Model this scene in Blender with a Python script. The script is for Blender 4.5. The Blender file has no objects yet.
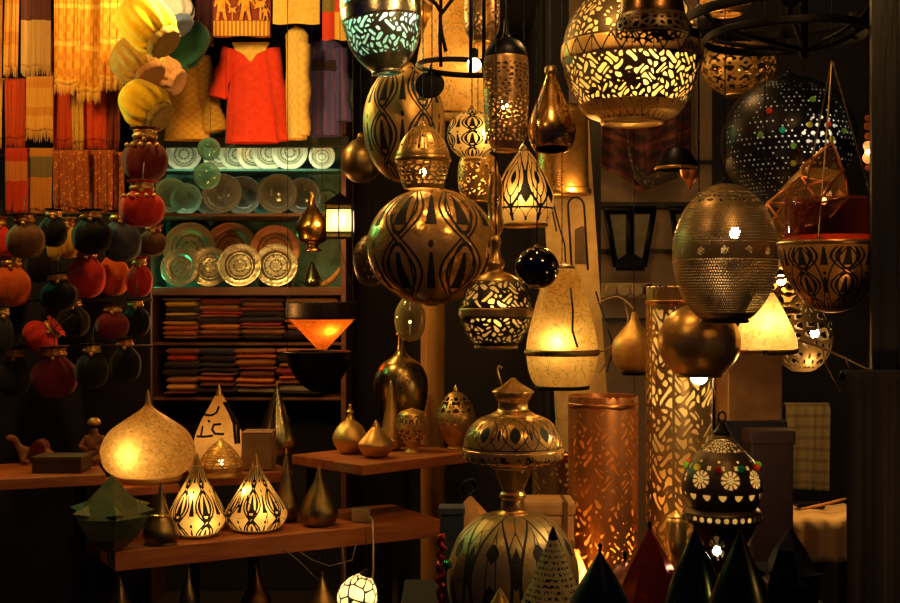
import bpy, bmesh, math, random
import numpy as np
from mathutils import Vector, Matrix
PI = math.pi
rng = random.Random(7)
SC = bpy.context.scene
COL = SC.collection
# ------------------------------------------------------------------ camera
F, CX, CY, CZ = 1236.0, 450.0, 301.5, 1.5
cam = bpy.data.cameras.new('camera'); cam.sensor_width = 36; cam.lens = F/900*36
cam.clip_start = .05; cam.clip_end = 60
co = bpy.data.objects.new('camera', cam); COL.objects.link(co)
co.location = (0, 0, CZ); co.rotation_euler = (PI/2, 0, 0)
SC.camera = co
def P(px, py, Y): return Vector(((px-CX)/F*Y, Y, CZ-(py-CY)/F*Y))
def S(p, Y): return p/F*Y
# ------------------------------------------------------------------ materials
def new(name):
    m = bpy.data.materials.new(name); m.use_nodes = True
    nt = m.node_tree; nt.nodes.clear()
    out = nt.nodes.new('ShaderNodeOutputMaterial')
    return m, nt, out
def nd(nt, t, **kw):
    n = nt.nodes.new(t)
    for k, v in kw.items():
        if k.startswith('i_'):
            k2 = k[2:].replace('_', ' ')
            n.inputs[k2].default_value = v
        else: setattr(n, k, v)
    return n
def rgba(c): return (c[0], c[1], c[2], 1)
def mixc(nt, fac, a, b):
    n = nt.nodes.new('ShaderNodeMix'); n.data_type = 'RGBA'
    for sock, v in ((n.inputs[0], fac), (n.inputs[6], a), (n.inputs[7], b)):
        if hasattr(v, 'links') or isinstance(v, bpy.types.NodeSocket): nt.links.new(v, sock)
        elif isinstance(v, (int, float)): sock.default_value = v
        else: sock.default_value = rgba(v)
    return n.outputs[2]
def mth(nt, op, a, b=0.0):
    n = nt.nodes.new('ShaderNodeMath'); n.operation = op
    for sock, v in ((n.inputs[0], a), (n.inputs[1], b)):
        if isinstance(v, bpy.types.NodeSocket): nt.links.new(v, sock)
        else: sock.default_value = v
    return n.outputs[0]
def noise(nt, scale, detail=3, coord='Object', dist=0.0):
    tc = nt.nodes.new('ShaderNodeTexCoord')
    n = nd(nt, 'ShaderNodeTexNoise'); n.inputs['Scale'].default_value = scale; n.inputs['Detail'].default_value = detail
    n.inputs['Distortion'].default_value = dist
    nt.links.new(tc.outputs[coord], n.inputs['Vector']); return n.outputs['Fac']
def attr(nt, name):
    return nd(nt, 'ShaderNodeAttribute', attribute_name=name).outputs['Fac']
def step(nt, s, t=0.0): return mth(nt, 'GREATER_THAN', s, t)
def ramp(nt, s, a, b):
    n = nt.nodes.new('ShaderNodeMapRange'); nt.links.new(s, n.inputs[0])
    n.inputs[1].default_value = a; n.inputs[2].default_value = b; return n.outputs[0]
def finish(nt, out, sh, cut):
    if cut:
        tr = nt.nodes.new('ShaderNodeBsdfTransparent'); mx = nt.nodes.new('ShaderNodeMixShader')
        nt.links.new(step(nt, attr(nt, 'cut')), mx.inputs[0])
        nt.links.new(sh, mx.inputs[1]); nt.links.new(tr.outputs[0], mx.inputs[2]); sh = mx.outputs[0]
    nt.links.new(sh, out.inputs[0])
def metal(name, col, rough=.3, metallic=1.0, col2=None, nscale=14, bump=0.0, bscale=60, ink=None, cut=False, inkrough=.7, spec=.5):
    m, nt, out = new(name)
    b = nd(nt, 'ShaderNodeBsdfPrincipled'); b.inputs['Metallic'].default_value = metallic
    b.inputs['Specular IOR Level'].default_value = spec
    nz = noise(nt, nscale, 4)
    c = mixc(nt, ramp(nt, nz, .35, .68), col, col2 or [x*.72 for x in col])
    r = mth(nt, 'MULTIPLY_ADD', nz, .25); r.node.inputs[2].default_value = rough-.1
    if ink is not None:
        k = step(nt, attr(nt, 'ink'))
        c = mixc(nt, k, c, ink)
        nt.links.new(mth(nt, 'MULTIPLY', mth(nt, 'SUBTRACT', 1.0, k), metallic), b.inputs['Metallic'])
        r = mth(nt, 'MAXIMUM', r, mth(nt, 'MULTIPLY', k, inkrough))
    nt.links.new(c, b.inputs['Base Color']); nt.links.new(r, b.inputs['Roughness'])
    if bump:
        bp = nd(nt, 'ShaderNodeBump'); bp.inputs['Strength'].default_value = bump; bp.inputs['Distance'].default_value = .01
        nt.links.new(noise(nt, bscale, 2), bp.inputs['Height']); nt.links.new(bp.outputs[0], b.inputs['Normal'])
    finish(nt, out, b.outputs[0], cut); return m
def skin(name, col, col2=None, ink=None, transl=.75, clear=.015, nscale=18, veins=0, cut=False):
    """thin parchment / frosted glass that lets the bulb inside shine through"""
    m, nt, out = new(name)
    nz = noise(nt, nscale, 5, dist=.6)
    c = mixc(nt, ramp(nt, nz, .35, .7), col, col2 or [x*.7 for x in col])
    if veins:
        v = noise(nt, veins, 3, dist=1.5)
        ln = mth(nt, 'LESS_THAN', mth(nt, 'ABSOLUTE', mth(nt, 'SUBTRACT', v, .5)), .016)
        c = mixc(nt, mth(nt, 'MULTIPLY', ln, .55), c, [x*.25 for x in col])
    if ink is not None: c = mixc(nt, step(nt, attr(nt, 'ink')), c, ink)
    d = nt.nodes.new('ShaderNodeBsdfPrincipled'); d.inputs['Roughness'].default_value = .35
    t = nt.nodes.new('ShaderNodeBsdfTranslucent')
    nt.links.new(c, d.inputs['Base Color']); nt.links.new(c, t.inputs['Color'])
    mx = nt.nodes.new('ShaderNodeMixShader'); mx.inputs[0].default_value = transl
    nt.links.new(d.outputs[0], mx.inputs[1]); nt.links.new(t.outputs[0], mx.inputs[2])
    sh = mx.outputs[0]
    if clear:
        tr = nt.nodes.new('ShaderNodeBsdfTransparent'); m2 = nt.nodes.new('ShaderNodeMixShader')
        if ink is not None:
            nt.links.new(mth(nt, 'MULTIPLY', mth(nt, 'SUBTRACT', 1.0, step(nt, attr(nt, 'ink'))), clear), m2.inputs[0])
        else: m2.inputs[0].default_value = clear
        tr.inputs[0].default_value = rgba([min(1, x*1.1) for x in col])
        nt.links.new(sh, m2.inputs[1]); nt.links.new(tr.outputs[0], m2.inputs[2]); sh = m2.outputs[0]
    finish(nt, out, sh, cut); return m
def plain(name, col, rough=.6, col2=None, nscale=20, bump=0, bscale=80, spec=.4, sheen=0):
    m, nt, out = new(name)
    b = nd(nt, 'ShaderNodeBsdfPrincipled'); b.inputs['Roughness'].default_value = rough
    b.inputs['Specular IOR Level'].default_value = spec
    if sheen: b.inputs['Sheen Weight'].default_value = sheen
    nt.links.new(mixc(nt, ramp(nt, noise(nt, nscale, 4), .35, .68), col, col2 or [x*.7 for x in col]), b.inputs['Base Color'])
    if bump:
        bp = nd(nt, 'ShaderNodeBump'); bp.inputs['Strength'].default_value = bump; bp.inputs['Distance'].default_value = .01
        nt.links.new(noise(nt, bscale, 3), bp.inputs['Height']); nt.links.new(bp.outputs[0], b.inputs['Normal'])
    nt.links.new(b.outputs[0], out.inputs[0]); return m
def wood(name, col, col2, rough=.55, axis=0, scale=6):
    m, nt, out = new(name)
    b = nd(nt, 'ShaderNodeBsdfPrincipled'); b.inputs['Roughness'].default_value = rough
    tc = nt.nodes.new('ShaderNodeTexCoord'); mp = nt.nodes.new('ShaderNodeMapping')
    sc = [scale*5]*3; sc[axis] = scale*.5; mp.inputs['Scale'].default_value = sc
    nt.links.new(tc.outputs['Object'], mp.inputs['Vector'])
    n = nd(nt, 'ShaderNodeTexNoise'); n.inputs['Scale'].default_value = 1.5; n.inputs['Detail'].default_value = 6; n.inputs['Distortion'].default_value = .6
    nt.links.new(mp.outputs[0], n.inputs['Vector'])
    nt.links.new(mixc(nt, ramp(nt, n.outputs['Fac'], .3, .7), col, col2), b.inputs['Base Color'])
    bp = nd(nt, 'ShaderNodeBump'); bp.inputs['Strength'].default_value = .25; bp.inputs['Distance'].default_value = .01
    nt.links.new(n.outputs['Fac'], bp.inputs['Height']); nt.links.new(bp.outputs[0], b.inputs['Normal'])
    nt.links.new(b.outputs[0], out.inputs[0]); return m
def fabric(name, col, col2=None, kind='plain', n=6, rough=.85, col3=None):
    """woven cloth; pattern runs along the cloth's own UV"""
    m, nt, out = new(name)
    b = nd(nt, 'ShaderNodeBsdfPrincipled'); b.inputs['Roughness'].default_value = rough
    b.inputs['Specular IOR Level'].default_value = .15; b.inputs['Sheen Weight'].default_value = .15
    uv = nt.nodes.new('ShaderNodeUVMap'); sep = nt.nodes.new('ShaderNodeSeparateXYZ'); nt.links.new(uv.outputs[0], sep.inputs[0])
    U, V = sep.outputs[0], sep.outputs[1]
    c2 = col2 or [x*.6 for x in col]
    if kind == 'plain':
        c = mixc(nt, ramp(nt, noise(nt, 40, 3), .35, .65), col, [a*.6+b_*.4 for a, b_ in zip(col, c2)])
    elif kind in ('bands', 'stripes'):
        s = mth(nt, 'FRACT', mth(nt, 'MULTIPLY', V if kind == 'bands' else U, n))
        f = mth(nt, 'MULTIPLY', mth(nt, 'GREATER_THAN', s, .5), mth(nt, 'LESS_THAN', s, .82))
        c = mixc(nt, f, col, c2)
        if col3: c = mixc(nt, mth(nt, 'MULTIPLY', mth(nt, 'GREATER_THAN', s, .6), mth(nt, 'LESS_THAN', s, .7)), c, col3)
    elif kind == 'damask':
        su = mth(nt, 'SINE', mth(nt, 'MULTIPLY', U, n*PI*2)); sv = mth(nt, 'SINE', mth(nt, 'MULTIPLY', V, n*PI*5))
        p = mth(nt, 'ADD', mth(nt, 'MULTIPLY', su, sv), mth(nt, 'MULTIPLY', mth(nt, 'SUBTRACT', noise(nt, 45, 3), .5), 1.6))
        c = mixc(nt, ramp(nt, p, -.1, .25), col, c2)
        s = mth(nt, 'FRACT', mth(nt, 'MULTIPLY', V, 3.0))
        if col3: c = mixc(nt, mth(nt, 'LESS_THAN', s, .12), c, col3)
    elif kind == 'sparkle':
        tc = nt.nodes.new('ShaderNodeTexCoord'); v = nd(nt, 'ShaderNodeTexVoronoi'); v.inputs['Scale'].default_value = 60
        nt.links.new(tc.outputs['Object'], v.inputs['Vector'])
        c = mixc(nt, mth(nt, 'LESS_THAN', v.outputs['Distance'], .32), col, c2)
    elif kind == 'blocks':
        f = mth(nt, 'GREATER_THAN', V, .45); g = mth(nt, 'GREATER_THAN', U, .5)
        c = mixc(nt, f, mixc(nt, g, col, c2), mixc(nt, g, col3 or col, col))
    # fine weave
    w = mth(nt, 'MULTIPLY', mth(nt, 'SINE', mth(nt, 'MULTIPLY', U, 420.0)), mth(nt, 'SINE', mth(nt, 'MULTIPLY', V, 700.0)))
    bp = nd(nt, 'ShaderNodeBump'); bp.inputs['Strength'].default_value = .2; bp.inputs['Distance'].default_value = .004
    nt.links.new(mth(nt, 'ADD', mth(nt, 'MULTIPLY', w, .3), noise(nt, 25, 3)), bp.inputs['Height']); nt.links.new(bp.outputs[0], b.inputs['Normal'])
    nt.links.new(c, b.inputs['Base Color']); nt.links.new(b.outputs[0], out.inputs[0]); return m
def glass(name, col, rough=.04, mixt=.55):
    m, nt, out = new(name)
    g = nd(nt, 'ShaderNodeBsdfPrincipled'); g.inputs['Base Color'].default_value = rgba(col); g.inputs['Roughness'].default_value = rough
    g.inputs['Metallic'].default_value = 0; g.inputs['Specular IOR Level'].default_value = 1.0; g.inputs['Coat Weight'].default_value = .6
    t = nt.nodes.new('ShaderNodeBsdfTransparent'); t.inputs[0].default_value = rgba([.4+.6*x for x in col])
    lw = nd(nt, 'ShaderNodeLayerWeight'); lw.inputs[0].default_value = .45
    mx = nt.nodes.new('ShaderNodeMixShader'); nt.links.new(ramp(nt, lw.outputs['Facing'], -.35*(1-mixt), .9), mx.inputs[0])
    nt.links.new(t.outputs[0], mx.inputs[1]); nt.links.new(g.outputs[0], mx.inputs[2])
    nt.links.new(mx.outputs[0], out.inputs[0]); return m
def emit(name, col, strength):
    m, nt, out = new(name)
    e = nt.nodes.new('ShaderNodeEmission'); e.inputs[0].default_value = rgba(col); e.inputs[1].default_value = strength
    nt.links.new(e.outputs[0], out.inputs[0]); return m
_E = {}
WARM = (1.0, .60, .19)
def bulbmat(col, L):
    k = (col, L)
    if k not in _E: _E[k] = emit('lamp_glow', col, L)
    return _E[k]
INK = (.006, .005, .005)
BRASS = metal('brass', (.80, .48, .14), .28, metallic=.9, bump=.12, bscale=45)
BRASS_R = metal('satin_brass', (.74, .45, .14), .42, metallic=.8, bump=.1, bscale=70)
BRASS_CUT = metal('pierced_brass', (.72, .44, .14), .36, metallic=.7, cut=True, bump=.08)
BRASS_INK = metal('engraved_brass', (.90, .50, .15), .24, metallic=.66, ink=INK, bump=.4, bscale=24)
BRASS_INK_R = metal('engraved_satin_brass', (.78, .48, .16), .42, metallic=.7, ink=INK, bump=.15, bscale=60)
OLD = metal('old_brass', (.34, .24, .10), .36, col2=(.14, .1, .05), bump=.1)
SILVER = metal('silver', (.62, .60, .50), .24, bump=.08)
SILVER_CUT = metal('pierced_silver', (.16, .19, .17), .3, metallic=.7, cut=True)
COPPER = metal('copper', (.72, .28, .10), .3, bump=.15)
COPPER_CUT = metal('pierced_copper', (.55, .2, .06), .4, metallic=.7, cut=True)
DARKCUT = metal('pierced_dark_metal', (.12, .08, .045), .38, metallic=.7, cut=True)
DARK = metal('dark_metal', (.06, .05, .05), .4)
BLACKM = metal('black_metal', (.012, .012, .022), .42)  # blue of the night shadows mixed into the black
IRON = metal('black_iron', (.012, .011, .014), .55)
PARCH = skin('parchment', (.92, .68, .28), (.84, .52, .16), veins=22, nscale=30)
LATTICE = metal('dark_lattice', (.07, .045, .018), .4, metallic=.6, cut=True)  # brass darkened in colour to imitate contrast against the inner glow
LINER = skin('paper_liner', (.95, .72, .34), (.85, .6, .24), clear=0, transl=.85)
PARCH_INK = skin('painted_parchment', (.92, .70, .34), (.8, .52, .2), ink=INK)
FROST = skin('crackled_glass', (.92, .64, .26), (.7, .42, .13), nscale=60, veins=22)
OPAL = skin('opal_glass', (1, .9, .6), clear=.02)
WOODP = wood('plank_wood', (.52, .16, .045), (.32, .085, .025), axis=0)
WOODD = wood('dark_wood', (.05, .03, .022), (.025, .016, .014), axis=2)
BLACKW = wood('black_painted_wood', (.006, .006, .010), (.004, .004, .007), axis=2)
CREAM = plain('cream_paint', (.80, .55, .22), .5, (.62, .40, .14), bump=.1)
WIRE = plain('black_wire', (.015, .013, .013), .5)
# ------------------------------------------------------------------ mesh helpers
def raw(name, V, Fs, mat, uv=None, smooth=True, attrs=None):
    V = np.asarray(V, dtype=np.float32); me = bpy.data.meshes.new(name)
    if isinstance(Fs, np.ndarray):
        nf = len(Fs); k = Fs.shape[1]
        me.vertices.add(len(V)); me.vertices.foreach_set('co', V.ravel())
        me.loops.add(nf*k); me.loops.foreach_set('vertex_index', Fs.ravel().astype(np.int32))
        me.polygons.add(nf); me.polygons.foreach_set('loop_start', np.arange(0, nf*k, k, dtype=np.int32))
        me.update(calc_edges=True)
    else:
        me.from_pydata([tuple(map(float, v)) for v in V], [], Fs); me.update()
    if uv is not None:
        l = me.uv_layers.new(name='UVMap'); l.data.foreach_set('uv', np.asarray(uv, dtype=np.float32).ravel())
    for k, a in (attrs or {}).items():
        t = me.attributes.new(k, 'FLOAT', 'POINT'); t.data.foreach_set('value', np.asarray(a, dtype=np.float32).ravel())
    me.polygons.foreach_set('use_smooth', np.full(len(me.polygons), smooth, dtype=bool))
    if mat: me.materials.append(mat)
    return me
def link(name, me, parent=None):
    o = bpy.data.objects.new(name, me); COL.objects.link(o)
    if parent is not None: o.parent = parent
    return o
def spline(pts, m):
    """Catmull-Rom through profile points; a repeated point makes a crease"""
    p = [np.array(q, float) for q in pts]; out = []
    segs = []
    for i in range(len(p)-1):
        if np.linalg.norm(p[i+1]-p[i]) < 1e-9: continue
        a = p[i-1] if i > 0 and np.linalg.norm(p[i-1]-p[i]) > 1e-9 else p[i]
        d = p[i+2] if i+2 < len(p) and np.linalg.norm(p[i+2]-p[i+1]) > 1e-9 else p[i+1]
        segs.append((a, p[i], p[i+1], d))
    tot = sum(np.linalg.norm(s[2]-s[1]) for s in segs)
    for s in segs:
        k = max(2, int(round(m*np.linalg.norm(s[2]-s[1])/tot)))
        t = np.arange(k)[:, None]/k; a, b, c, d = s
        out.append(.5*(2*b+(c-a)*t+(2*a-5*b+4*c-d)*t*t+(3*b-a-3*c+d)*t**3))
    out.append(p[-1][None]); o = np.vstack(out); o[:, 0] = np.maximum(o[:, 0], 0); return o
def lathe(name, prof, mat, n=40, m=40, pat=None, smooth=True, cap=True, flute=None, squash=1.0):
    """prof: [(r,z)] top to bottom. pat(U,V)->dict of point attributes. flute(U,V)->radius factor"""
    pr = spline(prof, m); m = len(pr)
    d = np.r_[0, np.cumsum(np.hypot(*np.diff(pr, axis=0).T))]; vv = d/d[-1]
    uu = np.arange(n)/n; th = PI/2+2*PI*uu
    R = pr[:, 0][:, None]*np.ones(n)[None]; Ug, Vg = np.meshgrid(uu, vv)
    if flute: R = R*flute(Ug, Vg)
    X = R*np.cos(th); Yv = R*np.sin(th)*squash; Z = np.repeat(pr[:, 1][:, None], n, 1)
    V = np.stack([X, Yv, Z], -1).reshape(-1, 3)
    i = np.arange(m-1)[:, None]*n; j = np.arange(n)[None]; j2 = (j+1) % n
    Fq = np.stack([i+j, i+n+j, i+n+j2, i+j2], -1).reshape(-1, 4)
    u0 = np.broadcast_to(uu[None], (m-1, n)); u1 = u0+1/n
    v0 = np.broadcast_to(1-vv[:-1, None], (m-1, n)); v1 = np.broadcast_to(1-vv[1:, None], (m-1, n))
    uv = np.stack([np.stack([u0, v0], -1), np.stack([u0, v1], -1), np.stack([u1, v1], -1), np.stack([u1, v0], -1)], 2)
    at = pat(Ug, Vg) if pat else None
    return raw(name, V, Fq, mat, uv, smooth, at)
def grid(name, pts, mat, uv=True, smooth=True, thick=0.0):
    """pts: (m,n,3); optional thickness along the local normal"""
    pts = np.asarray(pts, float); m, n = pts.shape[:2]
    i = np.arange(m-1)[:, None]*n; j = np.arange(n-1)[None]
    Fq = np.stack([i+j, i+n+j, i+n+j+1, i+j+1], -1).reshape(-1, 4)
    uu, vv = np.meshgrid(np.arange(n)/(n-1), 1-np.arange(m)/(m-1))
    U = np.stack([uu, vv], -1).reshape(-1, 2)
    V = pts.reshape(-1, 3)
    if thick:
        du = np.gradient(pts, axis=1); dv = np.gradient(pts, axis=0)
        nn = np.cross(dv, du); nn /= np.linalg.norm(nn, axis=-1, keepdims=True)+1e-12
        V2 = (pts-nn*thick).reshape(-1, 3); k = len(V)
        bidx = np.r_[np.arange(n), np.arange(1, m)*n+n-1, (m-1)*n+np.arange(n-2, -1, -1), np.arange(m-2, 0, -1)*n]
        rim = np.stack([bidx, np.roll(bidx, -1), np.roll(bidx, -1)+k, bidx+k], -1)
        Fq = np.vstack([Fq, Fq[:, ::-1]+k, rim]); V = np.vstack([V, V2]); U = np.vstack([U, U])
    return raw(name, V, Fq, mat, U[Fq.ravel()], smooth)
def tube(name, pts, r, mat, n=8, closed=False):
    p = np.array([tuple(q) for q in pts], float); m = len(p)
    r = np.full(m, r) if np.isscalar(r) else np.array(r, float)
    t = np.gradient(p, axis=0)
    if closed: t = np.roll(p, -1, 0)-np.roll(p, 1, 0)
    t /= np.linalg.norm(t, axis=1, keepdims=True)+1e-12
    a = np.array([0, 0, 1.]) if abs(t[0][2]) < .9 else np.array([1., 0, 0])
    nrm = []; c = np.cross(a, t[0]); c /= np.linalg.norm(c)
    for k in range(m):
        c = c-t[k]*np.dot(c, t[k]); c /= np.linalg.norm(c)+1e-12; nrm.append(c.copy())
    nrm = np.array(nrm); bn = np.cross(t, nrm)
    th = 2*PI*np.arange(n)/n
    V = (p[:, None]+r[:, None, None]*(nrm[:, None]*np.cos(th)[None, :, None]+bn[:, None]*np.sin(th)[None, :, None])).reshape(-1, 3)
    Fs = []
    for k in range(m if closed else m-1):
        k2 = (k+1) % m
        for j in range(n): Fs.append((k*n+j, k*n+(j+1) % n, k2*n+(j+1) % n, k2*n+j))
    if not closed: Fs += [tuple(range(n))[::-1], tuple((m-1)*n+j for j in range(n))]
    return raw(name, V, Fs, mat)
def ring(name, R, r, mat, z=0, n=40, k=8, sy=1.0):
    return tube(name, [(R*math.cos(2*PI*i/n), R*sy*math.sin(2*PI*i/n), z) for i in range(n)], r, mat, k, True)
def box(name, sx, sy, sz, mat, bevel=.004, c=(0, 0, 0), taper=None, seg=2):
    bm = bmesh.new(); bmesh.ops.create_cube(bm, size=1)
    for v in bm.verts:
        f = 1.0 if not taper or v.co.z < 0 else taper
        v.co = Vector((v.co.x*sx*f, v.co.y*sy*f, v.co.z*sz))+Vector(c)
    if bevel: bmesh.ops.bevel(bm, geom=bm.edges[:], offset=bevel, segments=seg, affect='EDGES', profile=.6)
    uvl = bm.loops.layers.uv.new('UVMap')
    for f in bm.faces:
        for l in f.loops: l[uvl].uv = ((l.vert.co.x-c[0])/sx+.5, (l.vert.co.z-c[2])/sz+.5)
    me = bpy.data.meshes.new(name); bm.to_mesh(me); bm.free(); me.materials.append(mat); return me
def prism(name, poly, depth, mat, bevel=0.0):
    """poly: [(x,z)] outline, extruded along y (centred)"""
    bm = bmesh.new(); vs = [bm.verts.new((x, -depth/2, z)) for x, z in poly]; f = bm.faces.new(vs)
    r = bmesh.ops.extrude_face_region(bm, geom=[f])
    for v in r['geom']:
        if isinstance(v, bmesh.types.BMVert): v.co.y += depth
    bmesh.ops.recalc_face_normals(bm, faces=bm.faces[:])
    if bevel: bmesh.ops.bevel(bm, geom=bm.edges[:], offset=bevel, segments=2, affect='EDGES')
    me = bpy.data.meshes.new(name); bm.to_mesh(me); bm.free(); me.materials.append(mat); return me
def sph(name, r, mat, c=(0, 0, 0), n=16, sx=1, sz=1):
    k = max(6, n//2)
    me = lathe(name, [(r*sx*math.sin(PI*i/k), c[2]+r*sz*math.cos(PI*i/k)) for i in range(k+1)], mat, n, n//1)
    if c[0] or c[1]:
        for v in me.vertices: v.co.x += c[0]; v.co.y += c[1]
    return me
# ------------------------------------------------------------------ things
def tag(o, label, cat, group=None):
    o['label'] = label; o['category'] = cat
    if group: o['group'] = group
    return o
def struct(name, me, loc=(0, 0, 0), rz=0):
    o = link(name, me); o.location = loc; o.rotation_euler = (0, 0, rz); o['kind'] = 'structure'; return o
class T:
    """a thing: an Empty at its base; parts are given in photo-read offsets at its own distance Y"""
    def __init__(s, name, label, cat, cx, by, Y, group=None, rot=None):
        s.cx, s.Y = cx, Y; s.loc = P(cx, by, Y); s.by = by
        s.o = bpy.data.objects.new(name, None); COL.objects.link(s.o); s.o.location = s.loc
        s.o.empty_display_size = .05
        if rot: s.o.rotation_euler = rot
        tag(s.o, label, cat, group)
    def z(s, py): return (s.by-py)/F*s.Y
    def x(s, px): return (px-s.cx)/F*s.Y
    def s_(s, p): return p/F*s.Y
    def pr(s, prof): return [(s.s_(r), s.z(y)) for r, y in prof]
    def lathe(s, part, prof, mat, parent=None, label=None, off=(0, 0), **kw):
        o = link(part, lathe(part, s.pr(prof), mat, **kw), parent or s.o)
        if off[0] or off[1]: o.location = (s.s_(off[0]), off[1], 0)
        if label: o['label'] = label
        return o
    def add(s, part, me, loc=(0, 0, 0), rot=None, parent=None, label=None):
        o = link(part, me, parent or s.o); o.location = loc
        if rot: o.rotation_euler = rot
        if label: o['label'] = label
        return o
    def bulb(s, py, r=.016, L=60, col=WARM, dx=0, dy=0):
        o = link('bulb', sph('bulb', r, bulbmat(col, L), n=16, sz=1.2), s.o); o.location = (s.s_(dx), dy, s.z(py)); return o
    def chain(s, ytop, r=.0014, x=0, ztop=None, n=0, mat=None, dy=0):
        z0 = s.z(ytop); z1 = (ztop if ztop is not None else 2.86)-s.loc.z
        m = max(4, int((z1-z0)/.012))
        pts = [(s.s_(x), dy, z0+(z1-z0)*i/m) for i in range(m+1)]
        return s.add('chain', tube('chain', pts, [r*(1.35 if i % 2 else .8) for i in range(m+1)], mat or BLACKM, 5))
# ------------------------------------------------------------------ ornament (fields: >0 inside the mark)
def band(V, a, b, k=8.0): return np.minimum(V-a, b-V)*k
def cells(U, V, nu, nv, t, seed, jit=.85, warp=0.0):
    r = np.random.RandomState(seed); nv = int(nv)
    ju = (r.rand(nv+4, nu)-.5)*jit+.5; jv = (r.rand(nv+4, nu)-.5)*jit+.5
    x = U*nu; y = V*nv
    if warp: x = x+warp*np.sin(2*PI*(V*nv*.35+U*0)); y = y+warp*np.sin(2*PI*U*round(nu*.4))
    ix = np.floor(x).astype(int); iy = np.floor(y).astype(int)
    f1 = np.full(U.shape, 9.0); f2 = np.full(U.shape, 9.0)
    for dx in (-1, 0, 1):
        for dy in (-1, 0, 1):
            cx = ix+dx; cy = iy+dy
            d = np.hypot(cx+ju[(cy+1) % (nv+4), cx % nu]-x, cy+jv[(cy+1) % (nv+4), cx % nu]-y)
            m = d < f1; f2 = np.where(m, f1, np.minimum(f2, d)); f1 = np.where(m, d, f1)
    return f2-f1-t
def dots(U, V, nu, nv, rad, hexa=True):
    y = V*nv; iy = np.floor(y); x = U*nu+(.5*(iy % 2) if hexa else 0)
    return rad-np.hypot(x-np.floor(x)-.5, y-iy-.5)
def fret(U, V, n, m, t, seed, terms=9, mx=3):
    r = np.random.RandomState(seed); f = 0
    for _ in range(terms):
        p, q = r.randint(0, mx+1), r.randint(0, mx+1); a = r.randn()/(1+.35*(p+q))
        f = f+a*np.cos(2*PI*n*p*U)*np.cos(2*PI*m*q*(V)+(.6 if r.rand() > .6 else 0))
    f = f/np.std(f); return np.abs(f)-t
def arab(U, V, n, m, ph=0, w=.13, warp=.03, fill=1.72):
    U = U+warp*np.sin(4*PI*m*V)/n*2; V = V+warp*.6*np.sin(4*PI*n*U)/m
    g = np.cos(2*PI*n*U)+np.cos(2*PI*m*(V-ph))
    h = np.cos(2*PI*n*(U+.25/n))*np.cos(2*PI*m*(V-ph))
    a = np.maximum.reduce([w-np.abs(g), w*.9-np.abs(g-.92), g-fill, w*.9-np.abs(g+.95), -g-fill, .07-np.abs(np.abs(h)-.82)])
    return a
def scroll(U, V, fu, fv, w, seed, terms=10):
    r = np.random.RandomState(seed); f = 0
    for _ in range(terms):
        k = r.randint(1, fu+1); l = r.uniform(-fv, fv); f = f+np.cos(2*PI*(k*U+l*V+r.rand()))
    f = f/np.std(f); return w-np.abs(f)
def strap(U, V, n, m, w=.075, ph=0):
    """interlaced ogee straps in double lines, with ringed seed drops in the cells"""
    q = 2*PI*m*(V-ph); a = .3*np.sin(q)
    f = lambda p: np.abs((p % 1)-.5)
    d1, d2 = f(n*U+a), f(n*U-a)
    l1 = w*.34-np.abs(d1-.055); l2 = w*.34-np.abs(d2-.055)
    l2 = np.where(d1 < .07, -1, l2)                       # one strap passes under the other
    row = 2*m*(V-ph)-.5; k = np.floor(row+.5); y = row-k     # cell rows
    out = np.maximum(l1, l2)
    for c0, wd, ht in ((.0, .085, .30), (.5, .11, .30)):
        x = np.abs(((n*U+c0+.5) % 1)-.5)
        out = np.maximum(out, np.minimum(wd*(.65+1.3*y)-x, (ht-np.abs(y))*.4))                                # seed drop
        if c0: e = np.hypot(x/.19, y/.42); out = np.maximum(out, (w*1.1-np.abs(e-1))*.3)
        else: e = np.hypot(x/.04, (y+.42)/.06); out = np.maximum(out, (1-e)*.05)
    return out*3
def mcells(U, V, n, per, nv, t, seed, jit=.9, warp=.15):
    """organic leaf-shaped holes, mirrored about n axes"""
    return cells(np.abs(((U*n) % 1)-.5), V, 2*per, nv, t, seed, jit, 0)
def vof(prof, y, m=200):
    """arc-length fraction of a profile at photo row y"""
    p = spline(prof, m); d = np.r_[0, np.cumsum(np.hypot(*np.diff(p, axis=0).T))]; d /= d[-1]
    return float(np.interp(y, p[:, 1], d))
def strokes(prof, lines, w, m=200):
    """painted strokes given as polylines (px across, photo row) on the aisle side of a lathe"""
    p = spline(prof, m); d = np.r_[0, np.cumsum(np.hypot(*np.diff(p, axis=0).T))]; d /= d[-1]
    def f(U, V):
        r = np.interp(V, d, p[:, 0]); y = np.interp(V, d, p[:, 1]); th = PI/2+2*PI*U; x = r*np.cos(th); best = np.full(U.shape, 99.0)
        for ln in lines:
            for (ax, ay), (bx_, by_) in zip(ln, ln[1:]):
                t = np.clip(((x-ax)*(bx_-ax)+(y-ay)*(by_-ay))/((bx_-ax)**2+(by_-ay)**2+1e-9), 0, 1)
                best = np.minimum(best, np.hypot(x-ax-t*(bx_-ax), y-ay-t*(by_-ay)))
        return np.where(np.sin(th) < .15, w-best, -1)
    return f
def rosette(U, V, n, vc, rv, asp, petals=8, off=0.0):
    """ring of n rosettes at height vc; rv radius in V; asp = circumference/profile length"""
    x = ((U*n+off) % 1-.5)/n*asp; y = V-vc; r = np.hypot(x, y)/rv; a = np.arctan2(y, x)
    pet = np.minimum(np.minimum(r-.45, .95-r)*3, np.abs(np.sin(petals*a/2))-.5)
    pet2 = np.minimum(.36-np.abs(r-.26)*2.6, np.abs(np.sin(4*a))-.35)
    return np.maximum.reduce([pet, pet2, .1-r])
def almond(U, V, n, v0, v1, w, off=0.0):
    x = np.abs(((U*n+off) % 1)-.5)*2; y = np.clip((V-v0)/(v1-v0), 0, 1)*2-1
    return w*(1-y*y)-x
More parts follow.
